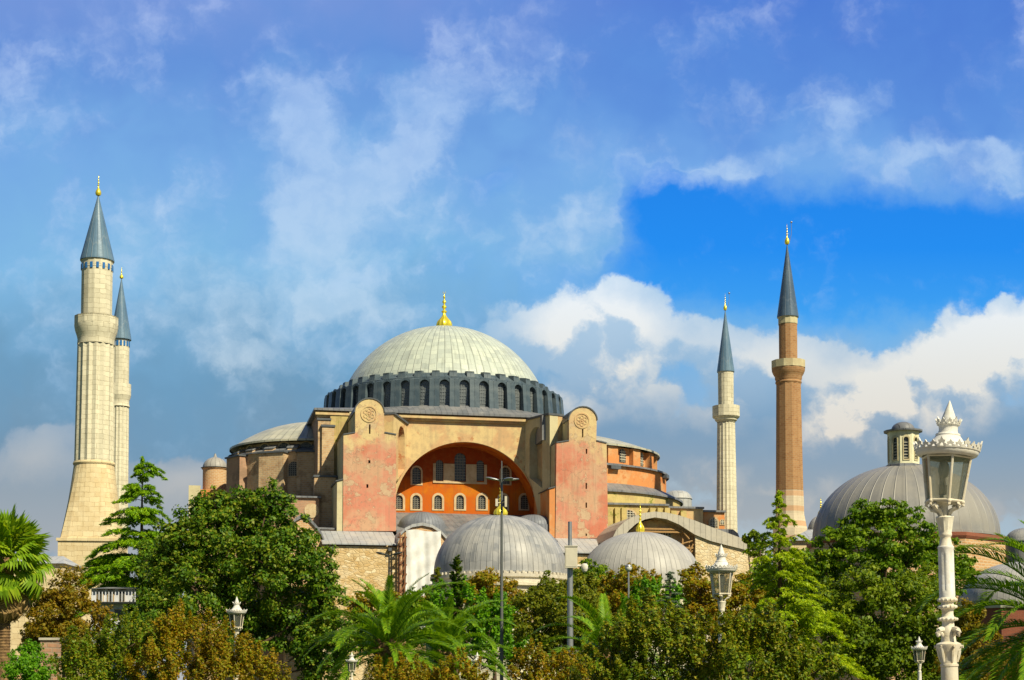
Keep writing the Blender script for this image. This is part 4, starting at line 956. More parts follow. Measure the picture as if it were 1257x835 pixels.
ro = [(uw + 1.05 * math.cos(2 * PI * i / 24), zw + 1.05 * math.sin(2 * PI * i / 24)) for i in range(24)]
MB().plate(ro, -25.12, -25.004).build('round_window', M['surround'], mosque)
# vaulted lead roof with a brick gable on the west flank
vg = -36.5
gp = [(351, 720)] + [(351, 664)] + [(356, 650), (363, 640), (371, 635.5), (379, 639), (387, 648), (394, 657), (398, 666), (398, 720)]
gpt = [uz(x, y, vg) for x, y in gp]
MB().plate(gpt, vg, -30.4).build('gable_wall', M['brickwall'], mosque)
up = gpt[1:-1]
band = up + [(p[0], p[1] + 0.5) for p in reversed(up)]
MB().plate(list(reversed(band)), vg - 0.3, -30.3).build('vault_roof', M['leaddark'], mosque)
window(mosque, uu(372.5, vg, 660), 1.1, zz(668, vg, 372), zz(653, vg, 372), vg - 0.06, sur=0.2, depth=0.03, bars=(2, 4), gm='whitegrille')
# round stair turret at the west end with its lead cap
ut, vt_ = uu(264, 12, 580), 12.0
rt = 14.6 * 266 / F
tz = lambda y: zz(y, 12, 264)
tur = MB().lathe([(rt, 12), (rt, tz(577)), (rt + 0.15, tz(576.6)), (rt + 0.15, tz(575))], 28, cx=ut, cy=vt_).build('stair_turret', M['brickwall'], mosque)
MB().lathe([(rt + 0.35, 0)] + [(rt * 1.02 * math.cos(PI / 2 * i / 8), (tz(561.5) - tz(574.8)) * math.sin(PI / 2 * i / 8)) for i in range(8)] + [(0.25, tz(560.5) - tz(574.8)), (0.12, tz(557) - tz(574.8))], 28).build('turret_cap', M['turretdome'], tur, (ut, vt_, tz(574.8)))
MB().box(uu(232, 8, 610), uu(283, 8, 610), 8, 16, 0, zz(601, 8, 255)).build('west_porch', M['orange'], mosque)
MB().box(uu(231.5, 7, 610), uu(246, 7, 610), 7, 7.9, 0, zz(596, 7, 240)).build('west_pier', M['pale'], mosque)

# ------------------------------------------------------------------ brick annexe wrapped in white sheeting, with scaffolding
va = -38.5
ann = thing('brick_annexe', 'small round gabled brick annexe half hidden behind white sheeting at the mosque foot', 'annexe', tuple(O), (0, 0, PHI))
gp = [(488, 722), (488, 668), (491, 658), (497, 652), (506, 647.5), (518, 645.5), (530, 648), (541, 655), (550, 665), (552, 672), (552, 722)]
g = [uz(x, y, va) for x, y in gp]; g[0] = (g[0][0], 0); g[-1] = (g[-1][0], 0)
MB().plate(g, va, -31.5).build('gable_wall', M['brickwall'], ann)
up = g[1:-1]
MB().plate(list(reversed(up + [(p[0], p[1] + 0.42) for p in reversed(up)])), va - 0.3, -31.6).build('roof', M['lead'], ann)
vs, fs = [], []
nx, nz = 26, 30
xl, xr = uu(498.5, va - 0.9, 690), uu(541, va - 0.9, 690); zt_, zb2 = zz(651.5, va - .9, 520), zz(719, va - .9, 520) - 6
for side in (0, 1):
    for j in range(nz + 1):
        for i in range(nx + 1):
            s, t_ = i / nx, j / nz
            wob = 0.12 * math.sin(9 * s + 3 * t_) + 0.07 * math.sin(23 * s - 5 * t_) * (0.4 + t_) + 0.05 * math.sin(31 * t_ + 8 * s)
            xx = xl + (xr - xl) * s + 0.10 * math.sin(7 * t_ + s) * (1 if 0 < i < nx else 0.6)
            vs.append((xx, va - 0.75 - wob * 1.4 + side * 0.03, zt_ + (zb2 - zt_) * t_ + 0.12 * math.sin(6 * s)))
n1 = (nx + 1) * (nz + 1)
for j in range(nz):
    for i in range(nx):
        a = j * (nx + 1) + i
        fs.append((a, a + nx + 1, a + nx + 2, a + 1)); fs.append((n1 + a, n1 + a + 1, n1 + a + nx + 2, n1 + a + nx + 1))
o = MB().add(vs, fs, True).build('tarpaulin', M['tarp'], None, tuple(O), (0, 0, PHI))
tag(o, 'big white tarpaulin hanging down over the brick annexe gable', 'tarpaulin')
sc_ = thing('timber_scaffold', 'narrow red brown timber scaffold standing left of the white tarpaulin', 'scaffold', tuple(O), (0, 0, PHI))
xs = [uu(491.0, va - 1.2, 690), uu(497, va - 1.2, 690)]
for x in xs: MB().box(x - 0.08, x + 0.08, va - 1.3, va - 1.08, 0, zz(655, va - 1, 494)).build('post', M['rustwood'], sc_)
zt_ = zz(657, va - 1, 494)
for k in range(9):
    z = zt_ - 0.3 - k * 1.25
    MB().box(xs[0] - 0.3, xs[1] + 0.3, va - 1.05, va - 0.9, z - 0.1, z + 0.1).build('rail', M['rustwood'], sc_)
    if k < 8: MB().hexa([(xs[0] - .1, va - 1.5, z - 1.2), (xs[0] + .12, va - 1.5, z - 1.2), (xs[0] + .12, va - 1.35, z - 1.2), (xs[0] - .1, va - 1.35, z - 1.2), (xs[1] - .12, va - 1.5, z - .15), (xs[1] + .1, va - 1.5, z - .15), (xs[1] + .1, va - 1.35, z - .15), (xs[1] - .12, va - 1.35, z - .15)]).build('brace', M['rustwood'], sc_)

# ------------------------------------------------------------------ vaulted porch east of the towers, with a swooping lead roof
vp = -41.0
por = thing('vaulted_porch', 'stone porch under a curving lead roof sweeping down right of the paler tomb', 'porch', tuple(O), (0, 0, PHI))
top = [(751, 662), (757, 650), (766, 641), (778, 634), (790, 629.8), (803, 628), (818, 629.2), (834, 632.8), (853, 639), (872, 646.5), (891, 653.5), (915, 662.5), (940, 672)]
bot = [(940, 682.5), (915, 675), (891, 669), (872, 664), (853, 656.3), (834, 644), (818, 637.3), (804, 635.2), (792, 637.5), (781, 643), (772, 651), (764, 662)]
op = [uz(x, y, vp) for x, y in top]; ob = [uz(x, y, vp) for x, y in bot]
MB().plate(op + ob, vp, vp + 12).build('lead_roof', M['warmlead'], por)
sw = [uz(x, y + 0.8, vp + 0.9) for x, y in ((852, 655), (872, 664), (891, 669), (915, 675), (938, 682))]
sw = [(sw[0][0], 0), (sw[-1][0], 0)] + list(reversed(sw))
MB().plate(sw, vp + 0.35, vp + 11).build('stone_wall', M['palerubble'], por)
sw = [uz(x, y + 1, vp + 2.0) for x, y in ((764, 664), (772, 652), (781, 644), (792, 638.5), (804, 636.2), (818, 638.3), (834, 645), (853, 657.3))]
sw = [(sw[0][0], 0), (sw[-1][0], 0)] + list(reversed(sw))
MB().plate(sw, vp + 2.0, vp + 11.5).build('recessed_wall', M['cream'], por)
window(por, uu(815, vp + 2, 655), 1.9, zz(664, vp + 2, 815), zz(648, vp + 2, 815), vp + 1.94, sur=0.2, depth=0.03, bars=(4, 4), gm='whitegrille')
s2 = thing('timber_scaffold', 'weathered timber scaffold inside the porch under the curving lead roof', 'scaffold', tuple(O), (0, 0, PHI))
for px in (789, 838, 846, 851):
    u_ = uu(px, vp + 1, 670); MB().box(u_ - 0.09, u_ + 0.09, vp + 0.9, vp + 1.1, 0, zz(643 if px < 800 else (650 if px < 849 else 657), vp + 1, px)).build('post', M['wood'], s2)
for py in (649.5, 653, 672):
    MB().box(uu(787, vp + 0.7, py), uu(851, vp + 0.7, py) , vp + 0.68, vp + 0.88, zz(py, vp + 0.7, 815) - 0.12, zz(py, vp + 0.7, 815) + 0.12).build('rail', M['wood'], s2)
for (xa_, ya_, xb_, yb_) in ((836, 650, 846, 662), (843, 683, 851, 668), (838, 690, 850, 676), (836, 668, 850, 664)):
    p, q = uz(xa_, ya_, vp + 0.55), uz(xb_, yb_, vp + 0.55)
    MB().tube([(p[0], vp + 0.55, p[1]), (q[0], vp + 0.55, q[1])], 0.11, 6).build('brace', M['wood'], s2)
# low lead roofed range behind the porch
rg = thing('low_range', 'low dark lead roofed range at the foot of the slender fluted minaret', 'outbuilding', tuple(O), (0, 0, PHI))
a, b = uu(840, -27, 655), uu(906, -27, 655); z = zz(662, -27, 880)
MB().box(a, b, -27, -20.6, 0, z).build('wall', M['rubble'], rg)
hp = [(a - .2, z + .003), (b + .2, z + .003), (b - .1, z + 0.9), (b - 0.9, z + 1.5), (a + 0.8, z + 1.6)]
MB().plate(hp, -27.3, -20.7).build('roof', M['leaddark'], rg)

# ------------------------------------------------------------------ domed tombs in front
def tomb(label, px, Y, rpx, yap, ybase, mdome, fin, n_side=8, band=True, group=None):
    c = at(px, 660, Y); k = Y / F
    t = thing('domed_tomb', label, 'tomb', (c.x, Y, 0), (0, 0, R(9)))
    Rr = rpx * k; za = at(px, yap, Y).z; zb = at(px, ybase, Y).z
    H = za - zb
    pf = [(Rr * math.cos(PI / 2 * i / 24) ** 0.93, H * math.sin(PI / 2 * i / 24)) for i in range(24)] + [(0.02, H)]
    MB().lathe([(Rr + 0.12, -0.25), (Rr + 0.12, -0.05)] + pf, 144, caps=False, star=lambda i, z: 1.004 if i % 2 else 0.999).build('dome', mdome, t, (0, 0, zb))
    if band:
        b = MB().lathe([(Rr + 0.2, zb - 1.35), (Rr + 0.2, zb - 0.9), (Rr + 0.45, zb - 0.8), (Rr + 0.45, zb - 0.42), (Rr + 0.15, zb - 0.4), (Rr + 0.15, zb - 0.2)], 72, caps=False)
        for i in range(72): b.box(Rr + 0.12, Rr + 0.36, -0.16, 0.16, zb - 0.40, zb - 0.12, T_rot(2 * PI * i / 72))
        b.build('drum_cornice', M['mstone2'], t)
    w_ = MB().lathe([(Rr + 1.0, 0), (Rr + 1.0, zb - 1.9), (Rr + 1.5, zb - 1.8), (Rr + 1.5, zb - 1.5), (Rr + 0.1, zb - 1.2)], n_side, caps=False, smooth=False)
    w_.build('octagon_wall', M['ashlar'], t)
    for i in range(n_side):
        a = 2 * PI * (i + 0.5) / n_side; ap = (Rr + 1.0) * math.cos(PI / n_side)
        Tz = (lambda c_, s_: (lambda x, y, z: ((ap - y) * c_ - x * s_, (ap - y) * s_ + x * c_, z)))(math.cos(a), math.sin(a))
        window(t, 0, 1.3, zb - 6.5, zb - 3.5, -0.05, Tz, sur=0.25, depth=0.03, bars=(2, 4))
    finial(t, M['gold'], 'finial', fin[0], za - 0.08, at(px, fin[1], Y).z)
    return t
M['mstone2'] = plaster('pale_cornice_stone', (0.62, 0.57, 0.46), (0.55, 0.50, 0.40), (0.5, 0.42, 0.3), (0.3, 0.26, 0.2), 0.6)
tomb('larger grey lead domed tomb in front of the orange arched wall', 614.5, 190, 82, 633, 705, M['tombdome'], (0.86, 598))
tomb('paler lead domed tomb right of the second buttress tower with a slim gold finial', 786, 186, 75, 653.5, 716, M['tombdome2'], (0.52, 617))
tomb('distant tomb whose gold finial peeps over the left edge of the lantern dome', 1008, 215, 17, 633, 656, M['tombdome2'], (0.42, 610))

# ------------------------------------------------------------------ the bath house at the right
c = at(1111, 640, 150); k = 150 / F
bath = thing('bath_house', 'brick bath house under a wide seamed grey dome topped by a cream lantern', 'bath house', (c.x, 150, 0), (0, 0, R(20)))
zb = at(1111, 660, 150).z; za = at(1111, 571, 150).z; Rr = 112.0 * k
H = za - zb
pf = [(Rr * math.cos(PI / 2 * i / 24), H * math.sin(PI / 2 * i / 24)) for i in range(24)] + [(0.02, H)]
MB().lathe([(Rr + 0.15, -0.25), (Rr + 0.15, -0.02)] + pf, 132, caps=False, star=lambda i, z: 1.006 if i % 3 == 0 else 1.0).build('dome', M['bathdome'], bath, (0, 0, zb))
MB().lathe([(Rr + 0.75, zb - 0.85), (Rr + 0.9, zb - 0.6), (Rr + 0.9, zb - 0.3), (Rr, zb - 0.2)], 8, caps=False, smooth=False).build('dentil_cornice', M['redbrick'], bath)
MB().lathe([(Rr + 0.7, 0), (Rr + 0.7, zb - 0.85)], 8, caps=False, smooth=False).build('octagon_wall', M['brickwall'], bath)
# lantern
lx = 1104.3; lc = at(lx, 550, 150); lr = 19.2 * k
lz0, lz1 = at(lx, 574, 150).z, at(lx, 533.5, 150).z
off = Matrix.Rotation(-R(20), 3, 'Z') @ Vector((lc.x - c.x, -1.4, 0))
lan = MB()
ap = lr * math.cos(PI / 8)
wh = lz1 - lz0
for i in range(8):
    a = 2 * PI * (i + 0.5) / 8; c_, s_ = math.cos(a), math.sin(a)
    Tz = lambda x, y, z: ((ap - y) * c_ - x * s_, (ap - y) * s_ + x * c_, z)
    hwid = lr * math.sin(PI / 8)
    lan.plate([(-hwid, lz0), (hwid, lz0), (hwid, lz1), (-hwid, lz1)], 0, 0.14, [arch(0, 0.46, lz0 + wh * 0.14, lz0 + wh * 0.80, 8)], T=Tz)
lo = lan.build('lantern', M['lantern'] if 'lantern' in M else M['pale'], bath, tuple(off))
for i in range(8):
    a = 2 * PI * (i + 0.5) / 8; c_, s_ = math.cos(a), math.sin(a)
    Tz = (lambda c_, s_: (lambda x, y, z: ((ap - y) * c_ - x * s_, (ap - y) * s_ + x * c_, z)))(c_, s_)
    q = MB().plate(arch(0, 0.50, lz0 + wh * 0.13, lz0 + wh * 0.81, 8), 0.16, 0.2, T=Tz)
    q.build('lantern_window', M['glass'], lo)
    q = MB()
    q.plate(arch(0, 0.66, lz0 + wh * 0.10, lz0 + wh * 0.86, 10), -0.06, 0.0 - 0.002, [arch(0, 0.47, lz0 + wh * 0.14, lz0 + wh * 0.80, 8)], T=Tz)
    q.build('lantern_frame', M['pale'], lo)
    q = MB()
    for j in range(6):
        z = lz0 + wh * (0.18 + 0.09 * j); q.box(-0.2, 0.2, 0.06, 0.10, z, z + 0.05, Tz)
    q.build('lantern_screen', M['whitegrille'], lo)
MB().lathe([(lr + 0.32, lz1 - 0.02), (lr + 0.34, lz1 + 0.12), (lr * 0.74, lz1 + 0.2)] + [(lr * 0.74 * math.cos(PI / 2 * i / 8), lz1 + 0.2 + (at(lx, 521, 150).z - lz1 - 0.2) * math.sin(PI / 2 * i / 8)) for i in range(1, 8)] + [(0.01, at(lx, 521, 150).z)], 16, star=None).build('lantern_cap', M['leaddark'], lo)
MB().lathe([(lr + 0.35, lz0 - 0.7), (lr + 0.25, lz0 + 0.0), (lr + 0.05, lz0 + 0.05)], 8, smooth=False).build('lantern_base', M['bathlead'] if 'bathlead' in M else M['leaddark'], lo)
# lower wing of the bath house with a smaller dome, behind the palm fronds
c2 = at(1252, 720, 118); k2 = 118 / F
wing = thing('bath_wing', 'low red brick bath wing with a shallow grey dome behind the right hand palm', 'bath house', (c2.x, 118, 0), (0, 0, R(12)))
zb = at(1240, 741, 118).z; Rr = 72 * k2; H = at(1240, 690, 118).z - zb
pf = [(Rr * math.cos(PI / 2 * i / 16), H * math.sin(PI / 2 * i / 16)) for i in range(16)] + [(0.02, H)]
MB().lathe([(Rr + 0.12, -0.2), (Rr + 0.12, -0.02)] + pf, 88, caps=False, star=lambda i, z: 1.006 if i % 2 == 0 else 1.0).build('dome', M['tombdome2'], wing, (0, 0, zb))
MB().lathe([(Rr + 0.6, 0), (Rr + 0.6, zb - 0.5)], 8, caps=False, smooth=False).build('wall', M['redbrick'], wing)
MB().lathe([(Rr + 0.75, zb - 0.5), (Rr + 0.8, zb - 0.25), (Rr, zb - 0.15)], 8, caps=False, smooth=False).build('cornice', M['mstone2'], wing)
c3 = at(1256, 670, 138); k3 = 138 / F
st_ = thing('heating_tower', 'squat dark lead turret rising behind the shallow bath dome at the right edge', 'turret', (c3.x, 138, 0))
MB().lathe([(21 * k3, 0), (21 * k3, at(1256, 664, 138).z)], 20, caps=False).build('wall', M['leaddark'], st_)
rr = 21 * k3; zb = at(1256, 664, 138).z
MB().lathe([(rr + 0.1, -0.1), (rr + 0.1, 0)] + [(rr * math.cos(PI / 2 * i / 10), rr * 0.75 * math.sin(PI / 2 * i / 10)) for i in range(10)] + [(0.01, rr * 0.75)], 32, caps=False).build('cap', M['tombdome'], st_, (0, 0, zb))
# pale lead slope left of the bath dome
sh = thing('low_hall', 'low stone hall with a pale lead hipped roof between brick minaret and lantern dome', 'hall', (at(975, 655, 165).x, 165, 0))
z0_, z1_ = at(975, 664, 165).z, at(985, 644.5, 165).z
MB().box(-0.4, 9, 0, 10, 0, z0_).build('wall', M['ashlar_base'], sh)
MB().add([(-0.8, -0.4, z0_ + .003), (9.4, -0.4, z0_ + .003), (9.4, 10.4, z0_ + .003), (-0.8, 10.4, z0_ + .003), (2.4, 5, z1_), (6, 5, z1_)], [(0, 3, 2, 1), (0, 1, 5, 4), (1, 2, 5), (2, 3, 4, 5), (3, 0, 4)]).build('roof', M['lead'], sh)

# ------------------------------------------------------------------ minarets
def mz(y, Y, px): return at(px, y, Y).z
def minaret(label, px, Y, cone, shaft, par, flare, low, base, mats, n=16, ribs=None, tiles=None, fin=None, group='minarets of the mosque', square=None, rod=None, pxlow=None):
    k = Y / F; Z = lambda y: mz(y, Y, px)
    c = at(px, 480, Y)
    t = thing('minaret', label, 'minaret', (c.x, Y, 0), (0, 0, R(5)), group)
    ms, mu, mp, mc, mb = mats
    L = lambda lst: [(r * k, Z(y)) for r, y in lst]
    dl = math.cos(PI / n)
    MB().lathe(L(shaft), n, star=None, smooth=False, caps=False).build('upper_shaft', mu, t)
    MB().lathe(L(flare), n * 2, smooth=True, caps=False).build('balcony_corbel', mp[1], t)
    pm = MB().lathe(L(par), n, smooth=False, caps=False)
    pm.build('balcony', mp[0], t)
    sh_ = MB().lathe(L(low), n * 2 if ribs else n, smooth=False, caps=False, star=(lambda i, z: 1.0 if i % 2 else ribs) if ribs else None)
    sh_.build('shaft', ms, t)
    if square:
        y0, y1, r0, r1 = square
        nn = 32; vs = []; fs = []
        for j in range(9):
            f = j / 8; r = r0 * (1 - f) + r1 * f
            for i in range(nn):
                a = 2 * PI * i / nn + PI / 4
                ca, sa = math.cos(a), math.sin(a)
                sqk = 1 / max(abs(math.cos(a + R(0))), abs(math.sin(a)))
                kk = 1.0 * (1 - f) + min(sqk, 1.32) * f
                vs.append((r * k * kk * ca, r * k * kk * sa, Z(y0) * (1 - f) + Z(y1) * f))
        for j in range(8):
            for i in range(nn): fs.append((j * nn + i, (j + 1) * nn + i, (j + 1) * nn + (i + 1) % nn, j * nn + (i + 1) % nn))
        MB().add(vs, fs).build('tapered_base', mb, t)
        h = r1 * k
        pl_ = MB().box(-h, h, -h, h, 0, Z(y1) - 0.35); pl_.build('plinth', mb, t)
        MB().box(-h - .18, h + .18, -h - .18, h + .18, Z(y1) - 0.347, Z(y1) + 0.02).build('plinth_moulding', mb, t)
        MB().lathe([(r0 * k * 1.03, Z(y0) - 0.1), (r0 * k * 1.06, Z(y0) + 0.1), (r0 * k * 1.02, Z(y0) + 0.35)], n * 2, caps=False).build('shaft_ring', mb, t)
    else:
        MB().lathe(L(base), n, smooth=False).build('base', mb, t)
    o = MB().lathe([(r * k, Z(y) - Z(cone[0][1])) for r, y in cone], 36, caps=True).build('spire', mc, t, (0, 0, Z(cone[0][1])))
    if tiles:
        for i in range(16):
            a = 2 * PI * (i + 0.5) / 16
            MB().box(tiles[2] * k * dl - 0.05, tiles[2] * k * dl + 0.07, -0.16, 0.16, Z(tiles[1]), Z(tiles[0]), T_rot(a)).build('blue_tile', M['tile'], t)
    if fin: finial(t, M['gold'], 'finial', fin[0] * k, Z(fin[1]), Z(fin[2]), ribs=False)
    if rod:
        MB().tube([(0.35, -0.2, Z(rod[0])), (0.62, -0.2, Z(rod[0]) + 1.2), (0.62, -0.2, Z(rod[1]))], 0.035, 6).ball((0.62, -0.2, Z(rod[1]) + 0.1), 0.16).build('lightning_rod', M['steel'], t)
    return t
ash = M['ashlar']
minaret('thick pale stone minaret, the nearer of the pair at the left edge', 117, 200,
        [(20.8, 321), (20.8, 319), (0.3, 239)], [(19, 392), (19, 331), (19.4, 330.5), (19.4, 322.5), (20.4, 321.5)],
        [(19.5, 391.5), (26.8, 391.5), (26.8, 390), (26.8, 400.5), (24, 400.5)][1:4], [(22.6, 424), (22.3, 418), (23.2, 414), (25.3, 408), (26.3, 403), (26.5, 400.4), (18, 400.3)],
        [(24.0, 571), (22.4, 430), (22.4, 424.5)], None, (ash, ash, (ash, ash), M['spire'], M['ashlar_base']), 16, 0.925,
        (326, 333, 19.4), (3.6, 240, 214), square=(571, 664, 24.2, 35.5))
minaret('pale stone minaret half hidden behind the thick one at the left', 147.2, 240,
        [(13.0, 417.5), (13.0, 416), (0.2, 341)], [(10.8, 474), (10.8, 418)],
        [(13.6, 486), (13.6, 472)], [(11.6, 500), (12.2, 499.6), (11.3, 496), (11.6, 492), (13.0, 488), (13.5, 485.8), (9, 485.6)],
        [(12.3, 690), (11.2, 500.5)], [(12.4, 838), (12.4, 690)], (ash, ash, (ash, ash), M['spire'], M['ashlar_base']), 16, 0.925,
        (420, 426, 10.9), (2.4, 342, 327))
minaret('slender fluted cream minaret with bracketed balcony, left of the brick one', 891, 252,
        [(10.8, 457), (10.8, 455.5), (0.2, 380)], [(9.6, 504), (9.8, 457)],
        [(17.0, 512), (17.0, 499)], [(11.2, 519), (12.0, 517.5), (13.5, 516.5), (14.0, 514.5), (16.0, 513.2), (16.8, 511.8), (9, 511.6)],
        [(13.0, 660), (11.0, 519.5)], [(13.2, 838), (13.2, 660)], (ash, ash, (ash, ash), M['spire'], M['ashlar_base']), 16, 0.93,
        None, (2.2, 381, 360), rod=(378, 361))
minaret('tall red brick minaret with cream balcony and slate blue spire', 968, 231,
        [(13.3, 390), (13.3, 388.5), (0.25, 299)], [(11.6, 448), (11.6, 399)],
        [(21.2, 452.5), (21.2, 443.5)], [(15.4, 472), (16.3, 470), (15.6, 468), (16.6, 465.5), (16.6, 463), (18.5, 460), (20.2, 456), (20.4, 452.4), (10, 452.2)],
        [(17.2, 603), (15.5, 472)], [(21.5, 838), (21.5, 650), (18, 632), (17.4, 603.2)], (M['mbrick'], M['mbrick'], (M['pale'], M['mbrick']), M['spire2'], M['mstone']), 12, None,
        None, (3.0, 300, 274), rod=(297, 274))
MN = [o for o in C.objects if o.name.startswith('minaret')][3]
kk = 231 / F
MB().lathe([(11.9 * kk, mz(398.8, 231, 968)), (12.2 * kk, mz(398, 231, 968)), (12.2 * kk, mz(391, 231, 968)), (13.0 * kk, mz(390, 231, 968))], 12, smooth=False, caps=False).build('stone_collar', M['pale'], MN)
# ------------------------------------------------------------------ white street lamps
def make_lamp(label):
    k = 1 / 107.0
    Z = lambda y: 1.7 + (838 - y) * k
    t = thing('street_lamp', label, 'street lamp', (0, 0, 0), group='ornate white street lamps of the park')
    wp, cp = M['whitepaint'], M['creampaint']
    P = lambda lst: [(r * k, Z(y)) for r, y in lst]
    MB().lathe([(0.26, 0), (0.26, 0.25), (0.22, 0.30), (0.22, 0.75), (0.17, 0.85), (0.14, 0.95), (0.12, 1.1)] + P([(10.3, 838), (10.2, 819)]), 24).build('post', cp, t)
    b = MB().lathe(P([(10.2, 818.8), (11, 818), (11, 815.5), (9.6, 815), (9.8, 808), (11.5, 800), (15.0, 793.5), (15.2, 791), (12.5, 789.5), (9.2, 788), (8.6, 781)]), 24, star=lambda i, z: 1.0 if i % 3 else 0.955)
    for j in range(6):
        a = 2 * PI * j / 6 + 0.3
        pts = [(k * rr * math.cos(a), k * rr * math.sin(a), Z(y)) for rr, y in ((9.6, 813), (11.5, 806), (12.5, 799), (14.5, 794), (16.6, 793), (16.8, 796))]
        b.tube(pts, [0.012, 0.017, 0.02, 0.018, 0.014, 0.008], 6)
    b.build('leaf_collar', cp, t)
    b = MB().lathe(P([(8.6, 781), (8.9, 772), (7.6, 770), (7.2, 764), (7.6, 763)]), 24)
    for j in range(4):
        a = 2 * PI * j / 4 + 0.15
        pts = [(k * rr * math.cos(a), k * rr * math.sin(a), Z(y)) for rr, y in ((8, 773), (12, 773), (16, 774), (18, 777), (17, 780.5), (14.5, 779.5), (14.5, 777.5))]
        b.tube(pts, [0.03, 0.034, 0.03, 0.026, 0.02, 0.016, 0.01], 7)
        pts = [(k * rr * math.cos(a), k * rr * math.sin(a), Z(y)) for rr, y in ((8.5, 781), (11, 778), (14, 776))]
        b.tube(pts, [0.014, 0.02, 0.014], 6)
    b.build('bracket_collar', cp, t)
    b = MB().lathe(P([(7.6, 763), (11, 762), (11.7, 760.5), (11, 759), (7.4, 757.5), (6.7, 754), (7.0, 750), (8.2, 748), (11, 747), (11.4, 745.3), (10.6, 743.6), (7.6, 742.5), (7.5, 740), (9.5, 739.2), (11.3, 738), (11.6, 736.6), (11, 735), (9.6, 733.5)]), 24)
    for (y, r) in ((760.5, 10.9), (745.3, 10.4), (736.8, 10.8)):
        for j in range(14): b.ball((k * r * math.cos(2 * PI * j / 14), k * r * math.sin(2 * PI * j / 14), Z(y)), 0.018, 6, 4)
    b.build('ringed_neck', cp, t)
    def flute(i, z): return 1.0 if (i % 8) in (0, 1, 2, 3, 7) else (0.90 if Z(726) < z < Z(680) else 1.0)
    MB().lathe(P([(9.6, 733.5), (9.6, 727), (9.5, 725), (9.4, 681), (9.4, 679), (9.3, 674.5), (9.8, 673.5), (9.8, 671.5), (8.8, 670.5)]), 48, star=flute).build('fluted_shaft', wp, t)
    b = MB().lathe(P([(8.8, 670.5), (7.6, 668), (7.0, 664), (6.3, 661), (6.6, 659.5), (7.8, 658), (8.0, 656), (7.6, 654), (8.4, 650), (9.2, 644), (10.6, 638), (11.2, 635.5), (10.2, 634), (5.2, 633.5), (4.6, 630), (4.2, 622), (5.5, 619), (8, 617.5)]), 24, star=lambda i, z: 1.0 if (i % 2 or z < Z(654) or z > Z(636)) else 0.93)
    b.build('capital', cp, t)
    b = MB()
    for j in range(4):
        a = 2 * PI * j / 4 + 0.35
        pts = [(k * rr * math.cos(a), k * rr * math.sin(a), Z(y)) for rr, y in ((6, 635), (7.5, 631), (10.5, 627), (14.5, 625.5), (18.5, 624.5), (21, 621.5), (19.5, 618.5), (17, 620.5), (18.2, 622.4))]
        b.tube(pts, [0.018, 0.022, 0.024, 0.024, 0.026, 0.026, 0.02, 0.014, 0.008], 7)
    b.build('scroll_bracket', cp, t)
    # lantern
    n = 6; a0 = R(8); rt, rb = 30.0 * k, 22.2 * k; zt_, zb2 = Z(560.5), Z(615.5)
    fr = MB()
    va = lambda r, i: (r * math.cos(a0 + 2 * PI * i / n), r * math.sin(a0 + 2 * PI * i / n))
    for i in range(n):
        fr.tube([(*va(rb, i), zb2), (*va(rt, i), zt_)], 0.015, 6)
        fr.tube([(*va(rb, i), zb2), (*va(rb, i + 1), zb2)], 0.017, 6)
        fr.tube([(*va(rt, i), zt_ - 0.01), (*va(rt, i + 1), zt_ - 0.01)], 0.014, 6)
        x, y = va(rb, i); fr.ball((x, y, zb2 - 0.012), 0.028, 8, 6)
        fr.tube([(x, y, zb2 - 0.02), (x * 1.04, y * 1.04, zb2 - 0.05), (x * 0.9, y * 0.9, zb2 - 0.07)], [0.02, 0.018, 0.006], 6)
    fr.lathe([(0.03, zb2 - 0.03), (rb * 0.93, zb2 - 0.022), (rb * 0.93, zb2 + 0.006), (0.05, zb2 + 0.02)], 6, T=T_rot(a0))
    fo = fr.build('lantern_frame', cp, t)
    for i in range(n):
        p = [(*va(rb * 0.975, i), zb2 + 0.008), (*va(rb * 0.975, i + 1), zb2 + 0.008), (*va(rt * 0.975, i + 1), zt_ - 0.015), (*va(rt * 0.975, i), zt_ - 0.015)]
        q = [(x * 0.985, y * 0.985, z) for x, y, z in p]
        MB().hexa([p[0], p[1], q[1], q[0], p[3], p[2], q[2], q[3]]).build('glass_pane', M['lampglass'], fo)
    MB().ball((-0.045, -0.02, Z(577)), (0.065, 0.065, 0.105), 14, 10).build('bulb', M['bulb'], fo)
    MB().lathe([(0.045, Z(607.5)), (0.045, Z(596)), (0.03, Z(595)), (0.025, Z(587))], 14, cx=-0.045, cy=-0.02).lathe([(0.012, Z(615)), (0.012, Z(607.5))], 8, cx=-0.045, cy=-0.02).build('bulb_socket', cp, fo)
    MB().lathe([(0.03, zt_ - 0.02), (34 * k, zt_ + 0.004), (34.5 * k, zt_ + 0.012), (0.03, zt_ + 0.02)], 24).build('cap_underside', M['dullsilver'], fo)
    b = MB().lathe(P([(33.5, 560.4), (36, 559), (37.8, 556), (38.2, 552.5), (36, 551.5), (30, 549), (24, 545.5), (19.5, 541), (16.5, 537), (14.8, 534.5)]) , 40)
    b.lathe(P([(14.8, 534.4), (15.2, 533.5), (14.6, 532), (12.0, 531), (11.2, 527), (11.6, 523), (12.6, 521.5), (12.4, 520.5), (9, 519.5), (8.6, 517)]), 32)
    b.build('lantern_cap', wp, fo)
    # cresting: a ring of pierced petals round the cap and a smaller one under the spike
    cr = MB()
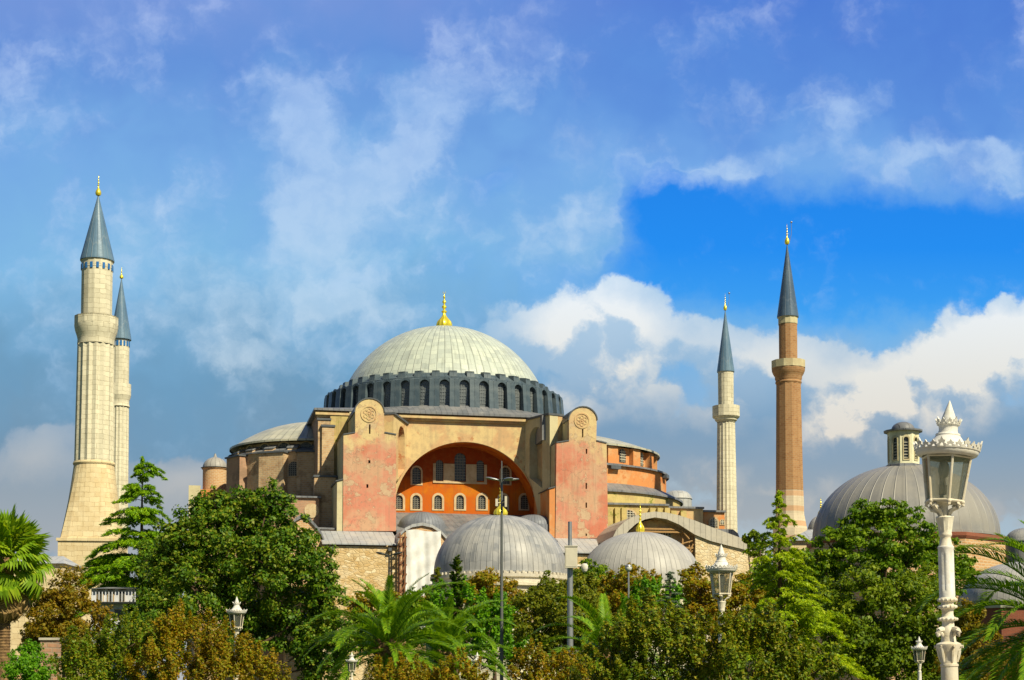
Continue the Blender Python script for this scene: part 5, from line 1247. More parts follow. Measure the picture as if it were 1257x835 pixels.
    def crest(n_, r0, r1, y0, hgt, big):
        for i in range(n_):
            a = 2 * PI * i / n_
            f = big if i % 3 == 0 else 1.0
            w_ = 2 * PI * r0 / n_ * 0.52
            def T(x, y, z, a=a):
                rr = (r0 + (r1 - r0) * (z / hgt)) + y / k
                return (k * (rr * math.cos(a)) - k * x * math.sin(a), k * rr * math.sin(a) + k * x * math.cos(a), Z(y0) + k * z)
            h = hgt * f
            out = [(-w_, 0), (w_, 0), (w_ * 1.05, h * .30), (w_ * .62, h * .36), (w_ * .85, h * .62), (w_ * .35, h * .68), (0, h), (-w_ * .35, h * .68), (-w_ * .85, h * .62), (-w_ * .62, h * .36), (-w_ * 1.05, h * .30)]
            hole = [(-w_ * .45, h * .10), (w_ * .45, h * .10), (w_ * .3, h * .32), (0, h * .42), (-w_ * .3, h * .32)]
            cr.plate(out, -0.009, 0.009, [hole], T=T)
    crest(24, 38.0, 40.5, 553.5, 9.5, 1.35)
    cr.build('cresting', wp, fo)
    cr = MB()
    crest(12, 12.4, 15.6, 521.2, 8.0, 1.15)
    cr.build('spike_crown', wp, fo)
    MB().lathe(P([(8.6, 518), (8.9, 515), (8.3, 511.5), (6.6, 506.5), (4.2, 500), (2.2, 494.5), (0.3, 490)]), 20).build('spike', wp, fo)
    return t
lamps = [(1166.5, 18.2, 0.35, 'large ornate white street lamp standing before the lantern dome at the right', 1.0),
         (885.5, 37.3, 1.1, 'white street lamp rising from rust brown bushes in front of the swooping lead roof', 1.0),
         (291, 60, 0.2, 'white street lamp between the big dark green tree and the rust brown bush', 1.0),
         (432.5, 57, 0.9, 'small white park lamp low beside the big date palm trunk, on its left', 0.565),
         (586, 57, 0.5, 'small white park lamp low under the palm fronds left of the tall dark light mast', 0.565),
         (1127, 47, 0.7, 'small white park lamp against the olive green tree left of the large lamp', 0.62),
         (918, 66, 0.4, 'white lamp top just showing among brown bushes below the lime green cedar', 1.0)]
lamp0 = make_lamp(lamps[0][3])
for i, (px, Y, rz, lb, s) in enumerate(lamps):
    c = at(px, 700, Y)
    o = place(lamp0, (c.x, Y, 0), rz, lb, i == 0)
    o.scale = (s, s, s)
# the nearest lamp leans: post a little to the left, lantern to the right
lamp0.rotation_euler = (0, R(-1.0), 0.35)
for ch in lamp0.children:
    if ch.name.startswith('lantern_frame'):
        piv = Vector((0, 0, 1.7 + (838 - 620) / 107))
        Rm = Matrix.Rotation(-0.35, 4, 'Z') @ Matrix.Rotation(R(4.6), 4, 'Y') @ Matrix.Rotation(0.35, 4, 'Z')
        ch.matrix_local = Matrix.Translation(piv) @ Rm @ Matrix.Translation(-piv)

# ------------------------------------------------------------------ other poles
Y = 100; c = at(615.8, 700, Y); k = Y / F
t = thing('light_mast', 'tall slim dark light mast with paddle heads before the larger domed tomb', 'light mast', (c.x, Y, 0))
zh = at(616, 588, Y).z
MB().lathe([(0.12, 0), (0.10, 6), (0.07, zh), (0.04, zh + 0.02), (0.035, at(616, 566, Y).z)], 10).build('pole', M['maststeel'], t)
for a, L, tilt in ((12, 1.05, .06), (95, .8, .05), (172, 0.95, 0.14), (318, 0.85, 0.02)):
    a = R(a); hx = Vector((math.cos(a), math.sin(a), 0))
    p0 = Vector((0, 0, zh - 0.05)); p1 = p0 + hx * 0.25 + Vector((0, 0, 0.0)); p2 = p0 + hx * L + Vector((0, 0, tilt))
    arm = MB().tube([p0, p1], 0.04, 6).build('arm', M['darksteel'], t)
    vs = []
    n = 14
    hd_ = MB()
    side = Vector((-hx.y, hx.x, 0)); dirv = (p2 - p1).normalized(); up = dirv.cross(side)
    mid = (p1 + p2) / 2; hl_ = (p2 - p1).length / 2 + 0.1
    hd_.ball((0, 0, 0), (hl_, 0.19, 0.08), 16, 10, T=lambda x, y, z: tuple(mid + dirv * x + side * y * (1 + 0.35 * x / hl_) - up * z))
    hd_.build('lamp_head', M['steel'], arm)
bxs = MB()
for px, y0, y1, wpx, dy in ((609.8, 613, 622, 3.0, -0.18), (621.0, 610, 623, 2.8, -0.22)):
    x = at(px, y0, Y).x - c.x
    o = MB().box(x - wpx * k / 2, x + wpx * k / 2, dy - 0.14, dy + 0.12, at(px, y1, Y).z, at(px, y0, Y).z)
    o.tube([(x, dy, at(px, (y0 + y1) / 2, Y).z), (0, 0, at(px, (y0 + y1) / 2, Y).z)], 0.025, 6)
    o.build('loudspeaker', M['cabinet'], t)
Y = 80; c = at(699.8, 720, Y); k = Y / F
t = thing('camera_pole', 'grey pole with a beige equipment cabinet and a white camera before the domed tombs', 'camera pole', (c.x, Y, 0))
MB().lathe([(0.16, 0), (0.145, at(700, 698, Y).z), (0.10, at(700, 697, Y).z), (0.10, at(700, 640.5, Y).z)], 14).build('pole', M['steel'], t)
z0_, z1_ = at(700, 698, Y).z, at(700, 671, Y).z
cb = MB().box(-6.6 * k, 8.6 * k, -0.52, -0.12, z0_, z1_ - 0.05).box(-7.1 * k, 9.1 * k, -0.56, -0.10, z1_ - 0.047, z1_).build('cabinet', M['cabinet'], t)
MB().box(-5.6 * k, 7.6 * k, -0.535, -0.523, z0_ + 0.06, z1_ - 0.12).build('cabinet_door', M['cabinet'], cb)
cm_ = MB().tube([(0.1, -0.1, z0_ + 0.12), (0.62, -0.25, z0_ + 0.12)], 0.06, 8).build('camera_arm', M['whitepaint'], t)
MB().lathe([(0.15, 0), (0.17, 0.06), (0.17, 0.22), (0.12, 0.30), (0.02, 0.32)], 16).ball((0, 0, 0.0), 0.14).build('dome_camera', M['whitepaint'], cm_, (0.72, -0.28, z0_ - 0.08))
Y = 130; c = at(477.6, 690, Y); k = Y / F
t = thing('double_street_light', 'dark double headed street light before the rubble stone wall', 'street light', (c.x, Y, 0))
zt_ = at(478, 681, Y).z
MB().lathe([(0.10, 0), (0.085, 5), (0.07, zt_)], 10).build('pole', M['darksteel'], t)
for s in (-1, 1):
    a_ = MB().tube([(0, 0, zt_ - 0.1), (s * 0.22, 0, zt_ + 0.0), (s * 0.4, 0, zt_ + 0.05)], 0.05, 6).build('arm', M['darksteel'], t)
    MB().ball((0, 0, 0), (0.42, 0.17, 0.10), 14, 8, T=lambda x, y, z, s=s: (s * (0.68 + x), y, zt_ + 0.10 + z + 0.22 * (x))).build('lamp_head', M['darksteel'], a_)
Y = 92; c = at(771.6, 720, Y)
t = thing('globe_light', 'thin grey post with one small round globe before the paler tomb', 'globe light', (c.x, Y, 0))
zt_ = at(771.6, 700, Y).z
MB().lathe([(0.06, 0), (0.05, zt_)], 8).build('pole', M['steel'], t)
MB().ball((0, 0, zt_ + 0.12), 0.2, 14, 10).build('globe', M['bulb'], t)
MB().lathe([(0.21, zt_ + 0.2), (0.16, zt_ + 0.30), (0.02, zt_ + 0.34)], 14).build('cap', M['steel'], t)

# ------------------------------------------------------------------ white house and garden wall half hidden at the left
Y = 122; k = Y / F; c = at(140, 740, Y)
t = thing('wooden_house', 'white boarded house half hidden between the cedar and the rust brown bush', 'house', (c.x, Y, 0))
zp = lambda y: at(140, y, Y).z
xp = lambda x: (x - 140) * k
MB().box(xp(112), xp(170), 0, 6, 0, zp(723)).build('wall', M['whiteboard'], t)
MB().add([(xp(110), -0.4, zp(723) + .003), (xp(172), -0.4, zp(723) + .003), (xp(172), 6.4, zp(723) + .003), (xp(110), 6.4, zp(723) + .003), (xp(120), 3, zp(718)), (xp(162), 3, zp(718))], [(0, 3, 2, 1), (0, 1, 5, 4), (1, 2, 5), (2, 3, 4, 5), (3, 0, 4)]).build('roof', M['leaddark'], t)
bl = MB().box(xp(116), xp(170), -0.9, -0.01, zp(741.5), zp(739.5)).build('balcony', M['darksteel'], t)
for i in range(14): MB().box(xp(117 + i * 4) - .03, xp(117 + i * 4) + .03, -0.88, -0.82, zp(739.5), zp(727)).build('baluster', M['whiteboard'], bl)
MB().box(xp(116), xp(170), -0.90, -0.80, zp(727), zp(725.8)).build('rail', M['darksteel'], bl)
for px, y0, y1, w_ in ((128, 753, 763, 10), (146, 749, 759, 9), (123, 724, 738, 6), (136, 724, 738, 6), (150, 724, 738, 6)):
    f = MB().box(xp(px - w_ / 2) - .08, xp(px + w_ / 2) + .08, -0.06, -0.003, zp(y1) - .08, zp(y0) + .08).build('window', M['surround'], t)
    MB().box(xp(px - w_ / 2), xp(px + w_ / 2), -0.09, -0.063, zp(y1), zp(y0)).build('pane', M['glass'], f)
Y = 74; k = Y / F; c = at(45, 810, Y)
t = thing('garden_wall', 'low ochre brick garden wall with pale coping at the lower left beside the fan palm', 'wall', (c.x, Y, 0))
zp = lambda y: at(45, y, Y).z; xp = lambda x: (x - 45) * k
MB().box(xp(-60), xp(72), 0, 0.5, 0, zp(809)).build('wall', M['brickwall'], t)
MB().box(xp(-62), xp(74), -0.1, 0.6, zp(809) + .003, zp(806)).build('coping', M['mstone2'], t)
pi_ = MB().box(xp(50), xp(70), -0.12, 0.65, 0, zp(786)).build('pier', M['oldpink'], t)
MB().box(xp(48.5), xp(71.5), -0.2, 0.72, zp(786) + .003, zp(783)).build('pier_cap', M['mstone2'], pi_)
Y = 165; c = at(62, 688, Y)
t = thing('shed_building', 'low stone outbuilding with grey lead roof at the foot of the thick minaret', 'outbuilding', (c.x, Y, 0))
MB().box(-6, 1.2, 0, 8, 0, at(62, 692, Y).z).build('wall', M['ashlar_base'], t)
z_ = at(62, 692, Y).z
MB().add([(-6.3, -0.4, z_ + .003), (1.5, -0.4, z_ + .003), (1.5, 8.3, z_ + .003), (-6.3, 8.3, z_ + .003), (-5, 4, z_ + 1.1), (0.2, 4, z_ + 1.1)], [(0, 3, 2, 1), (0, 1, 5, 4), (1, 2, 5), (2, 3, 4, 5), (3, 0, 4)]).build('roof', M['lead'], t)
# ------------------------------------------------------------------ foliage
def unit(a): return a / np.maximum(np.linalg.norm(a, axis=-1, keepdims=True), 1e-9)
def leaf_quads(c, nrm, axis, ln, wd):
    """one pointed leaf per row: centre, facing, long axis, length, width"""
    nrm = unit(nrm); ax = axis - nrm * np.sum(axis * nrm, -1, keepdims=True); ax = unit(ax)
    sd = np.cross(nrm, ax)
    ln = np.asarray(ln).reshape(-1, 1); wd = np.asarray(wd).reshape(-1, 1)
    v = np.stack([c - ax * ln * .5, c + sd * wd * .5 - ax * ln * .08, c + ax * ln * .5, c - sd * wd * .5 - ax * ln * .08], 1)
    n = len(c)
    return v.reshape(-1, 3), np.arange(n * 4).reshape(n, 4)
def sphere_pts(n):
    v = rng.normal(size=(n, 3)); return unit(v)
def trunk_mb(base, top, r0, r1, bend=0.3, n=8):
    pts = []; rad = []
    b = Vector(base); t = Vector(top); j = Vector((random.uniform(-1, 1), random.uniform(-1, 1), 0)) * bend
    for i in range(n + 1):
        s = i / n
        p = b.lerp(t, s) + j * math.sin(PI * s) + Vector((random.uniform(-1, 1), random.uniform(-1, 1), 0)) * 0.04 * bend
        pts.append(p); rad.append(r0 * (1 - s) ** 1.2 + r1 * s if s > 0 else r0 * 1.25)
    return pts, rad
def broadleaf(name, label, Y, lumps, mat, leaf=4.2, dens=1.0, cat='tree', group=None, wisp=0.0, sub=0.30, gap=0.0, flat=0.8, depth=0.9, bark='bark', trunk_px=None, shell=0.30):
    """lumps: (px, py, r) of the crown's masses as seen; each becomes many leaf clumps through a real volume"""
    k = Y / F
    L = []
    for (px, py, rp) in lumps:
        p = at(px, py, Y); r = rp * k
        L.append((np.array([p.x, Y + random.uniform(-0.5, 0.5) * r * 1.2, p.z]), r))
    cx = sum(l[0][0] * l[1] for l in L) / sum(l[1] for l in L)
    if trunk_px: cx = at(trunk_px, 800, Y).x
    org = np.array([cx, Y, 0.0])
    t = thing(name, label, cat, tuple(org), group=group)
    V, Q = [], []; off = 0
    lsz = leaf * k
    cl = []
    for (c, r) in L:
        rs0 = r * sub
        ncl = max(10, int(44 * (0.30 / sub) ** 2))
        d = sphere_pts(ncl)
        rad = shell + (1 - shell) * rng.random((ncl, 1)) ** 0.6
        if gap: 
            keep = rng.random(ncl) > gap; d, rad = d[keep], rad[keep]
        cc = c + d * rad * r * np.array([1, depth, 1])
        cc[:, 2] = np.maximum(cc[:, 2], 0.25)
        for q, dd in zip(cc, d):
            rs = rs0 * rng.uniform(0.6, 1.25)
            m = int(max(8, 0.72 * dens * 4 * PI * rs * rs / (lsz * lsz * 0.5)))
            m = min(m, 420)
            g = sphere_pts(m) * (rng.random((m, 1)) ** 0.45) * rs
            g[:, 2] *= flat
            if wisp:
                ax = unit(dd * 0.5 + np.array([0, 0, 1.0]) + rng.normal(size=3) * 0.15)
                s = rng.random((m, 1)) ** 0.8 * rs * (1.2 + wisp)
                g = g * 0.75 * (1.1 - 0.75 * s / (rs * (1.2 + wisp))) + ax * s
            pos = q + g
            nr = unit(g + 1e-6) * 0.55 + dd * 0.35 + np.array([0.0, 0, 0.35]) + rng.normal(size=(m, 3)) * 0.55
            axv = rng.normal(size=(m, 3)) + np.array([0, 0, -0.5 if not wisp else 0.9])
            ls = lsz * rng.uniform(0.45, 1.45, m)
            v, f = leaf_quads(pos, nr, axv, ls, ls * rng.uniform(0.5, 0.75, m))
            V.append(v); Q.append(f + off); off += len(v)
        cl.append((c, r))
    V = np.concatenate(V) - org; Q = np.concatenate(Q)
    V[:, 2] = np.maximum(V[:, 2], 0.02)
    np_mesh('crown', V, Q, mat, t)
    zt = max(l[0][2] for l in L); h = max(1.0, zt * 0.72)
    b = MB()
    pts, rad = trunk_mb((0, 0, -0.1), (L[0][0][0] * 0.3 - cx * 0.3, 0, h), max(0.06, zt * 0.024), max(0.02, zt * 0.006), zt * 0.02)
    b.tube(pts, rad, 8)
    for (c, r) in cl:
        p = Vector(c - org); s = min(0.85, max(0.25, (p.z - 0.6 * math.hypot(p.x, p.y)) / max(h, 0.1)))
        q = pts[int(s * (len(pts) - 1))]
        mid = q.lerp(p, 0.5) + Vector((0, 0, -0.08 * (p - q).length))
        rr = max(0.02, zt * 0.008)
        b.tube([q, mid, p, p + (p - mid).normalized() * min((p - mid).length * 0.5, r * 0.5)], [rr, rr * 0.7, rr * 0.4, rr * 0.15], 6)
        for j in range(5):
            e = p + Vector(sphere_pts(1)[0]) * r * 0.8
            b.tube([p, (p + e) / 2 + Vector((0, 0, 0.05 * r)), e], [rr * 0.35, rr * 0.22, rr * 0.08], 4)
    b.build('trunk', M[bark], t)
    return t
def conifer(label, px, Y, prof, mat, nb=90, leaf=5.0, droop=0.3, name='cedar_tree', up=0.1, dens=1.0, wide=0.36, tuft=1.0, tier=0):
    """prof: (py, reach left, reach right) down the tree; uneven boughs carry hanging sprays of needles"""
    k = Y / F
    c = at(px, prof[-1][0], Y)
    t = thing(name, label, 'tree', (c.x, Y, 0))
    pys = [p[0] for p in prof]; ztop = at(px, pys[0], Y).z
    b = MB().tube([(0, 0, -0.1), (0.02, 0, ztop * 0.5), (0, 0, ztop * 0.98)], [ztop * 0.017, ztop * 0.010, 0.02], 8)
    V, Q = [], []; off = 0
    for wv in range(nb):
        f = ((wv + 0.5) / nb) ** 0.9
        if tier:                                  # boughs gather in loose tiers
            ft = (math.floor(f * tier) + 0.5) / tier
            f = ft + (f - ft) * 0.55
        pyb = pys[0] + (pys[-1] - pys[0]) * f + random.uniform(-3, 3) * min(1, f * 6)
        a = wv * 2.39996 + random.uniform(-0.5, 0.5)
        lp = np.interp(pyb, pys, [p[1] for p in prof]) * k; rp = np.interp(pyb, pys, [p[2] for p in prof]) * k
        z = at(px, pyb, Y).z
        ca, sa = math.cos(a), math.sin(a)
        ln = (rp if ca > 0 else lp) * ca * ca + (lp + rp) / 2 * sa * sa
        ln = max(0.15, ln * random.choice((0.55, 0.75, 0.9, 1.0, 1.08)) * random.uniform(0.9, 1.08))
        u_b = up * random.uniform(0.4, 1.5); d_b = droop * random.uniform(0.6, 1.5)
        m = 8; S = np.linspace(0, 1, m); bend = random.uniform(-0.12, 0.12)
        P = np.stack([ca * ln * S - sa * bend * ln * S ** 2, sa * ln * S + ca * bend * ln * S ** 2, z - u_b * ln * 0.3 + u_b * ln * S * 1.5 - (d_b + u_b * 0.8) * ln * S ** 2.6], 1)
        b.tube([tuple(q) for q in P], [max(0.012, ln * 0.014 * (1 - s_ * 0.85)) for s_ in S], 5)
        # side twigs, each a drooping spray
        ntw = max(4, int(ln / (leaf * k * 1.5)))
        for q in range(ntw * 2 + 1):
            s0 = 0.12 + 0.88 * ((q // 2) + random.uniform(0.1, 0.9)) / ntw if q < ntw * 2 else 1.0
            s0 = min(1.0, s0)
            sg = 1 if q % 2 else -1
            tl_ = wide * ln * (1.05 - s0) ** 0.7 * min(1, s0 * 3.5 + 0.2) * random.uniform(0.6, 1.25) + 0.10 * ln
            if q == ntw * 2: tl_ = 0.18 * ln
            base = np.array([np.interp(s0, S, P[:, i]) for i in range(3)])
            out = np.array([ca, sa, 0.0]); lat = np.array([-sa, ca, 0.0]) * sg
            dr = unit(out * 0.85 + lat * (0.8 if q < ntw * 2 else 0.0) + np.array([0, 0, 0.12]))
            nl = int(dens * max(10, tl_ / (leaf * k) * 17)); nl = min(nl, 130)
            r = rng.random(nl) ** 0.8
            pos = base + dr * (r * tl_)[:, None]
            pos[:, 2] -= tuft * 0.42 * tl_ * r ** 1.8
            pos += rng.normal(size=(nl, 3)) * np.array([0.10, 0.10, 0.06]) * min(tl_, 1.2) + np.array([0, 0, -0.5]) * np.abs(rng.normal(size=(nl, 1))) * leaf * k * 0.5 * tuft
            nr = np.array([0, 0, 1.0]) + rng.normal(size=(nl, 3)) * 0.6 + out * 0.25
            axv = dr + np.array([0, 0, -0.7 * tuft]) * r[:, None] + rng.normal(size=(nl, 3)) * 0.45
            ls = leaf * k * rng.uniform(0.7, 1.4, nl)
            v, fq = leaf_quads(pos, nr, axv, ls * 1.1, ls * 0.27)
            V.append(v); Q.append(fq + off); off += len(v)
    nl = 200; s_ = rng.random(nl)
    pos = np.stack([rng.normal(size=nl) * leaf * k * 0.5 * (1.2 - s_), rng.normal(size=nl) * leaf * k * 0.5, ztop * (1 - 0.05 * (1 - s_)) + 0.0 * s_], 1)
    v, fq = leaf_quads(pos, rng.normal(size=(nl, 3)), np.array([0, 0, 1.0]) + rng.normal(size=(nl, 3)) * 0.5, np.full(nl, leaf * k), np.full(nl, leaf * k * 0.4))
    V.append(v); Q.append(fq + off)
    V = np.concatenate(V); V[:, 2] = np.maximum(V[:, 2], 0.02)
    np_mesh('crown', V, np.concatenate(Q), mat, t)
    b.build('trunk', M['bark'], t)
    return t

def frond_mesh(L, el0, bend, mat, npin=110, pin=0.33, wd=0.042, seed=0):
    r = np.random.default_rng(seed)
    n = 22; pts = []; p = np.array([0.0, 0, 0]); tg = []
    for i in range(n + 1):
        s = i / n; a = el0 - bend * s ** 1.25
        d = np.array([math.cos(a), 0, math.sin(a)]); tg.append(d)
        pts.append(p.copy()); p = p + d * L / n
    pts = np.array(pts); tg = np.array(tg)
    V, Q = [], []; off = 0
    # midrib
    for i in range(n):
        w0 = 0.045 * (1 - i / n) + 0.008; w1 = 0.045 * (1 - (i + 1) / n) + 0.008
        for yy0, yy1, zz0, zz1 in ((-1, 1, 0, 0), (-1, 0, 0, -1), (0, 1, -1, 0)):
            v = np.array([pts[i] + [0, yy0 * w0, zz0 * w0], pts[i] + [0, yy1 * w0, zz1 * w0], pts[i + 1] + [0, yy1 * w1, zz1 * w1], pts[i + 1] + [0, yy0 * w1, zz0 * w1]])
            V.append(v); Q.append(np.arange(4)[None] + off); off += 4
    ss = np.linspace(0.10, 0.995, npin)
    for sgn in (-1, 1):
        for s in ss:
            s_ = min(0.999, s + r.normal() * 0.004)
            b = np.array([np.interp(s_, np.linspace(0, 1, n + 1), pts[:, i]) for i in range(3)])
            d = np.array([np.interp(s_, np.linspace(0, 1, n + 1), tg[:, i]) for i in range(3)]); d /= np.linalg.norm(d)
            nrm = np.array([-d[2], 0, d[0]])
            pl = pin * L / 4.2 * (0.35 + 1.15 * math.sin(PI * min(1, s * 0.80 + 0.16)) ** 0.8) * r.uniform(0.85, 1.1)
            fwd = 0.55 + 0.5 * s
            v1 = unit(np.array([0, sgn, 0]) * 0.85 + d * fwd + nrm * (0.42 + r.normal() * 0.10))
            v2 = unit(v1 - np.array([0, 0, 0.30]) + d * 0.25)
            q0 = b; q1 = b + v1 * pl * 0.55; q2 = q1 + v2 * pl * 0.5
            wv = unit(np.cross(v1, nrm)) * wd * 0.5
            V.append(np.array([q0 - wv * 0.5, q1 - wv, q1 + wv, q0 + wv * 0.5])); Q.append(np.arange(4)[None] + off); off += 4
            V.append(np.array([q1 - wv, q2 - wv * 0.1, q2 + wv * 0.1, q1 + wv])); Q.append(np.arange(4)[None] + off); off += 4
    me = np_mesh('frond', np.concatenate(V), np.concatenate(Q), mat)
    d_ = me.data; bpy.data.objects.remove(me); return d_
FR = {}
def date_palm(label, px, py, Y, L, nf=46, seed=1, th=None, mat='f_palm', lo=-35, hi=86, name='date_palm', spin=0.0):
    rd = random.Random(seed)
    p = at(px, py, Y)
    t = thing(name, label, 'palm', (p.x, Y, 0))
    h = p.z
    key = (mat,)
    if key not in FR:
        FR[key] = [frond_mesh(4.2, R(e), R(b), M[mat], seed=i) for i, (e, b) in enumerate(((84, 62), (74, 88), (62, 100), (48, 100), (34, 95), (18, 85), (0, 72), (-16, 55)))]
    ms = FR[key]
    for i in range(nf):
        f = (i + 0.5) / nf
        j = min(7, int(f * 8))
        o = bpy.data.objects.new('frond', ms[j]); C.objects.link(o); o.parent = t
        a = i * 2.39996 + spin + rd.uniform(-0.2, 0.2)
        s = L / 4.2 * rd.uniform(0.85, 1.08) * (0.8 if j == 0 else 1.0)
        o.location = (0.12 * math.cos(a), 0.12 * math.sin(a), h - 0.1 - 0.35 * f)
        o.rotation_euler = (rd.uniform(-0.15, 0.15), rd.uniform(-0.1, 0.1), a); o.scale = (s, s, s)
    b = MB()
    rt = th or 0.30
    b.lathe([(rt * 1.2, -0.1), (rt * 1.0, 0.4), (rt * 0.95, max(0.5, h - 0.9)), (rt * 1.45, max(0.6, h - 0.45)), (rt * 1.2, h - 0.1), (rt * 0.4, h + 0.05)], 14)
    nr_ = int(h / 0.16)
    for r_ in range(nr_):
        z = 0.2 + r_ * 0.16
        for q in range(7):
            a = 2 * PI * (q + (r_ % 2) * 0.5) / 7
            Tq = T_rot(a)
            rr = rt * (1.0 if z < h - 0.8 else 1.35)
            b.hexa([(rr - 0.06, -0.11, z), (rr + 0.03, -0.09, z), (rr + 0.03, 0.09, z), (rr - 0.06, 0.11, z), (rr - 0.02, -0.06, z + 0.15), (rr + 0.10, -0.05, z + 0.16), (rr + 0.10, 0.05, z + 0.16), (rr - 0.02, 0.06, z + 0.15)], Tq)
    b.build('trunk', M['palmbark'], t)
    return t
def fan_mesh(Rl, mat, droop, seed, pet=0.9):
    r = np.random.default_rng(seed); V, Q = [], []; off = 0
    hub = np.array([pet, 0, 0.0])
    V.append(np.array([[0, -.03, 0], [pet, -.02, 0], [pet, .02, 0], [0, .03, 0]])); Q.append(np.arange(4)[None]); off = 4
    n = 30
    for i in range(n):
        a = R(-118 + 236 * i / (n - 1)); d = np.array([math.cos(a), math.sin(a), 0.10 * math.cos(2 * a)])
        ln = Rl * (0.72 + 0.28 * math.cos(a * 0.7)) * r.uniform(0.92, 1.05); w_ = np.array([-math.sin(a), math.cos(a), 0]) * Rl * 0.062
        z1 = -droop * 0.10 * ln; z2 = -droop * ln * r.uniform(0.4, 0.8)
        fold = np.array([0, 0, 0.03 if i % 2 else -0.03])
        m = hub + d * ln * 0.62 + [0, 0, z1]; e = hub + d * ln * (1 - 0.25 * droop) + [0, 0, z2]
        V.append(np.array([hub - w_ * .12, m - w_ + fold, m + w_ - fold, hub + w_ * .12])); Q.append(np.arange(4)[None] + off); off += 4
        V.append(np.array([m - w_ + fold, e - w_ * .06, e + w_ * .06, m + w_ - fold])); Q.append(np.arange(4)[None] + off); off += 4
    o = np_mesh('fan_leaf', np.concatenate(V), np.concatenate(Q), mat); d_ = o.data; bpy.data.objects.remove(o); return d_
def fan_palm(label, px, py, Y, nf=60):
    p = at(px, py, Y); h = p.z; rd = random.Random(5)
    t = thing('fan_palm', label, 'palm', (p.x, Y, 0))
    ms = [fan_mesh(1.05, M['f_fan'], dr, i) for i, dr in enumerate((0.15, 0.35, 0.6, 0.85))]
    dry = [fan_mesh(1.0, M['f_dry'], 0.9, 9)]
    for i in range(nf + 26):
        f = (i + 0.5) / nf
        o = bpy.data.objects.new('fan_leaf' if f < 1 else 'dead_leaf', (ms[min(3, int(f * 4))] if f < 1 else dry[0])); C.objects.link(o); o.parent = t
        a = i * 2.39996 + rd.uniform(-.3, .3)
        el = R(80 - 118 * min(f, 1) + rd.uniform(-10, 10)) if f < 1 else R(-62 + rd.uniform(-14, 8))
        o.location = (0.1 * math.cos(a), 0.1 * math.sin(a), h - 0.5 * f - (0.0 if f < 1 else 0.2))
        o.rotation_euler = (rd.uniform(-.5, .5), -el, a)
        s = rd.uniform(0.88, 1.12); o.scale = (s, s, s)
    b = MB().lathe([(0.34, -0.1), (0.26, 0.5), (0.22, h - 1.6), (0.30, h - 0.9), (0.24, h)], 14)
    for r_ in range(int(h / 0.12)): b.lathe([(0.225, 0.1 + r_ * .12), (0.262, 0.13 + r_ * .12), (0.225, 0.17 + r_ * .12)], 12, caps=False)
    b.build('trunk', M['palmbark'], t)
    return t

broadleaf('leafy_tree', 'dark green tree behind the lime green cedar, left of the airy tree', 118, [(948, 705, 24), (975, 700, 26), (1000, 705, 26), (930, 725, 28), (965, 735, 34), (1005, 740, 30)], M['f_mid'], leaf=4)
# ---- distant and middle trees, then the foreground
broadleaf('leafy_tree', 'small far green tree between the slender minaret and the lime cedar', 205, [(925, 657, 7), (917, 661, 6), (934, 663, 8), (926, 676, 12)], M['f_olive2'], leaf=3.6)
conifer('tall layered cedar with open tiers in front of the thick minaret base', 172, 130, [(561, 1, 2), (572, 14, 28), (590, 34, 28), (606, 22, 26), (630, 52, 30), (645, 44, 32), (661, 62, 36), (692, 84, 42), (725, 84, 46), (785, 66, 55)], M['f_conifer'], 120, leaf=4.4, droop=0.30, up=0.22, wide=0.42, tier=8, dens=1.5)
broadleaf('yellowing_tree', 'yellowing tree between the fan palm and the left cedar', 100, [(84, 722, 28), (66, 752, 34), (98, 748, 24), (52, 735, 20), (80, 790, 34), (44, 770, 24), (104, 790, 28), (60, 790, 30), (124, 757, 16)], M['f_yellow'], leaf=3.8, dens=0.8)
broadleaf('leafy_tree', 'dark leafy tree just left of the biggest one, behind the left cedar', 122, [(196, 690, 34), (192, 722, 26), (205, 735, 36), (188, 770, 40)], M['f_dark'], leaf=4.2)
broadleaf('leafy_tree', 'biggest dark green leafy tree, rising before the west half dome', 108, [(290, 634, 40), (326, 618, 30), (262, 622, 30), (250, 650, 38), (222, 668, 34), (205, 690, 24), (355, 655, 34), (285, 690, 58), (378, 690, 34), (335, 700, 55), (396, 730, 34), (240, 725, 52), (300, 770, 58), (370, 775, 48), (410, 780, 30), (205, 765, 40), (395, 815, 40)], M['f_dark'], leaf=4.4, dens=0.95, sub=0.27, trunk_px=300)
broadleaf('leafy_tree', 'green tree behind the fronds of the bigger date palm', 120, [(520, 745, 24), (500, 765, 32), (540, 765, 32), (470, 785, 36), (440, 775, 28)], M['f_mid'], leaf=4)
broadleaf('rust_shrub', 'orange brown tree below the rubble wall behind the big date palm', 124, [(455, 738, 18), (482, 742, 16), (440, 748, 16), (520, 742, 16), (500, 760, 24)], M['f_brown'], leaf=3.6)
broadleaf('rust_tree', 'orange brown tree below the larger tomb left of the mast', 118, [(598, 722, 24), (580, 728, 20), (622, 732, 22), (636, 745, 22), (600, 755, 34)], M['f_brown'], leaf=3.8)
k_ = conifer('small pointed dark cypress below the left edge of the larger tomb', 560.5, 104, [(684, 1, 1), (692, 5, 5), (702, 7, 7), (715, 8, 8), (740, 9, 9), (790, 9, 9)], M['f_dark'], 120, leaf=3.4, droop=-0.3, up=0.8, name='cypress_tree', wide=0.5, tuft=-0.6)
conifer('little olive conifer just left of the dark cypress', 537, 106, [(697, 1, 1), (704, 6, 6), (715, 12, 10), (728, 13, 12), (745, 15, 15), (790, 16, 16)], M['f_olive'], 60, leaf=3.4, droop=0.0, up=0.4, name='young_conifer', wide=0.4, tuft=0.2)
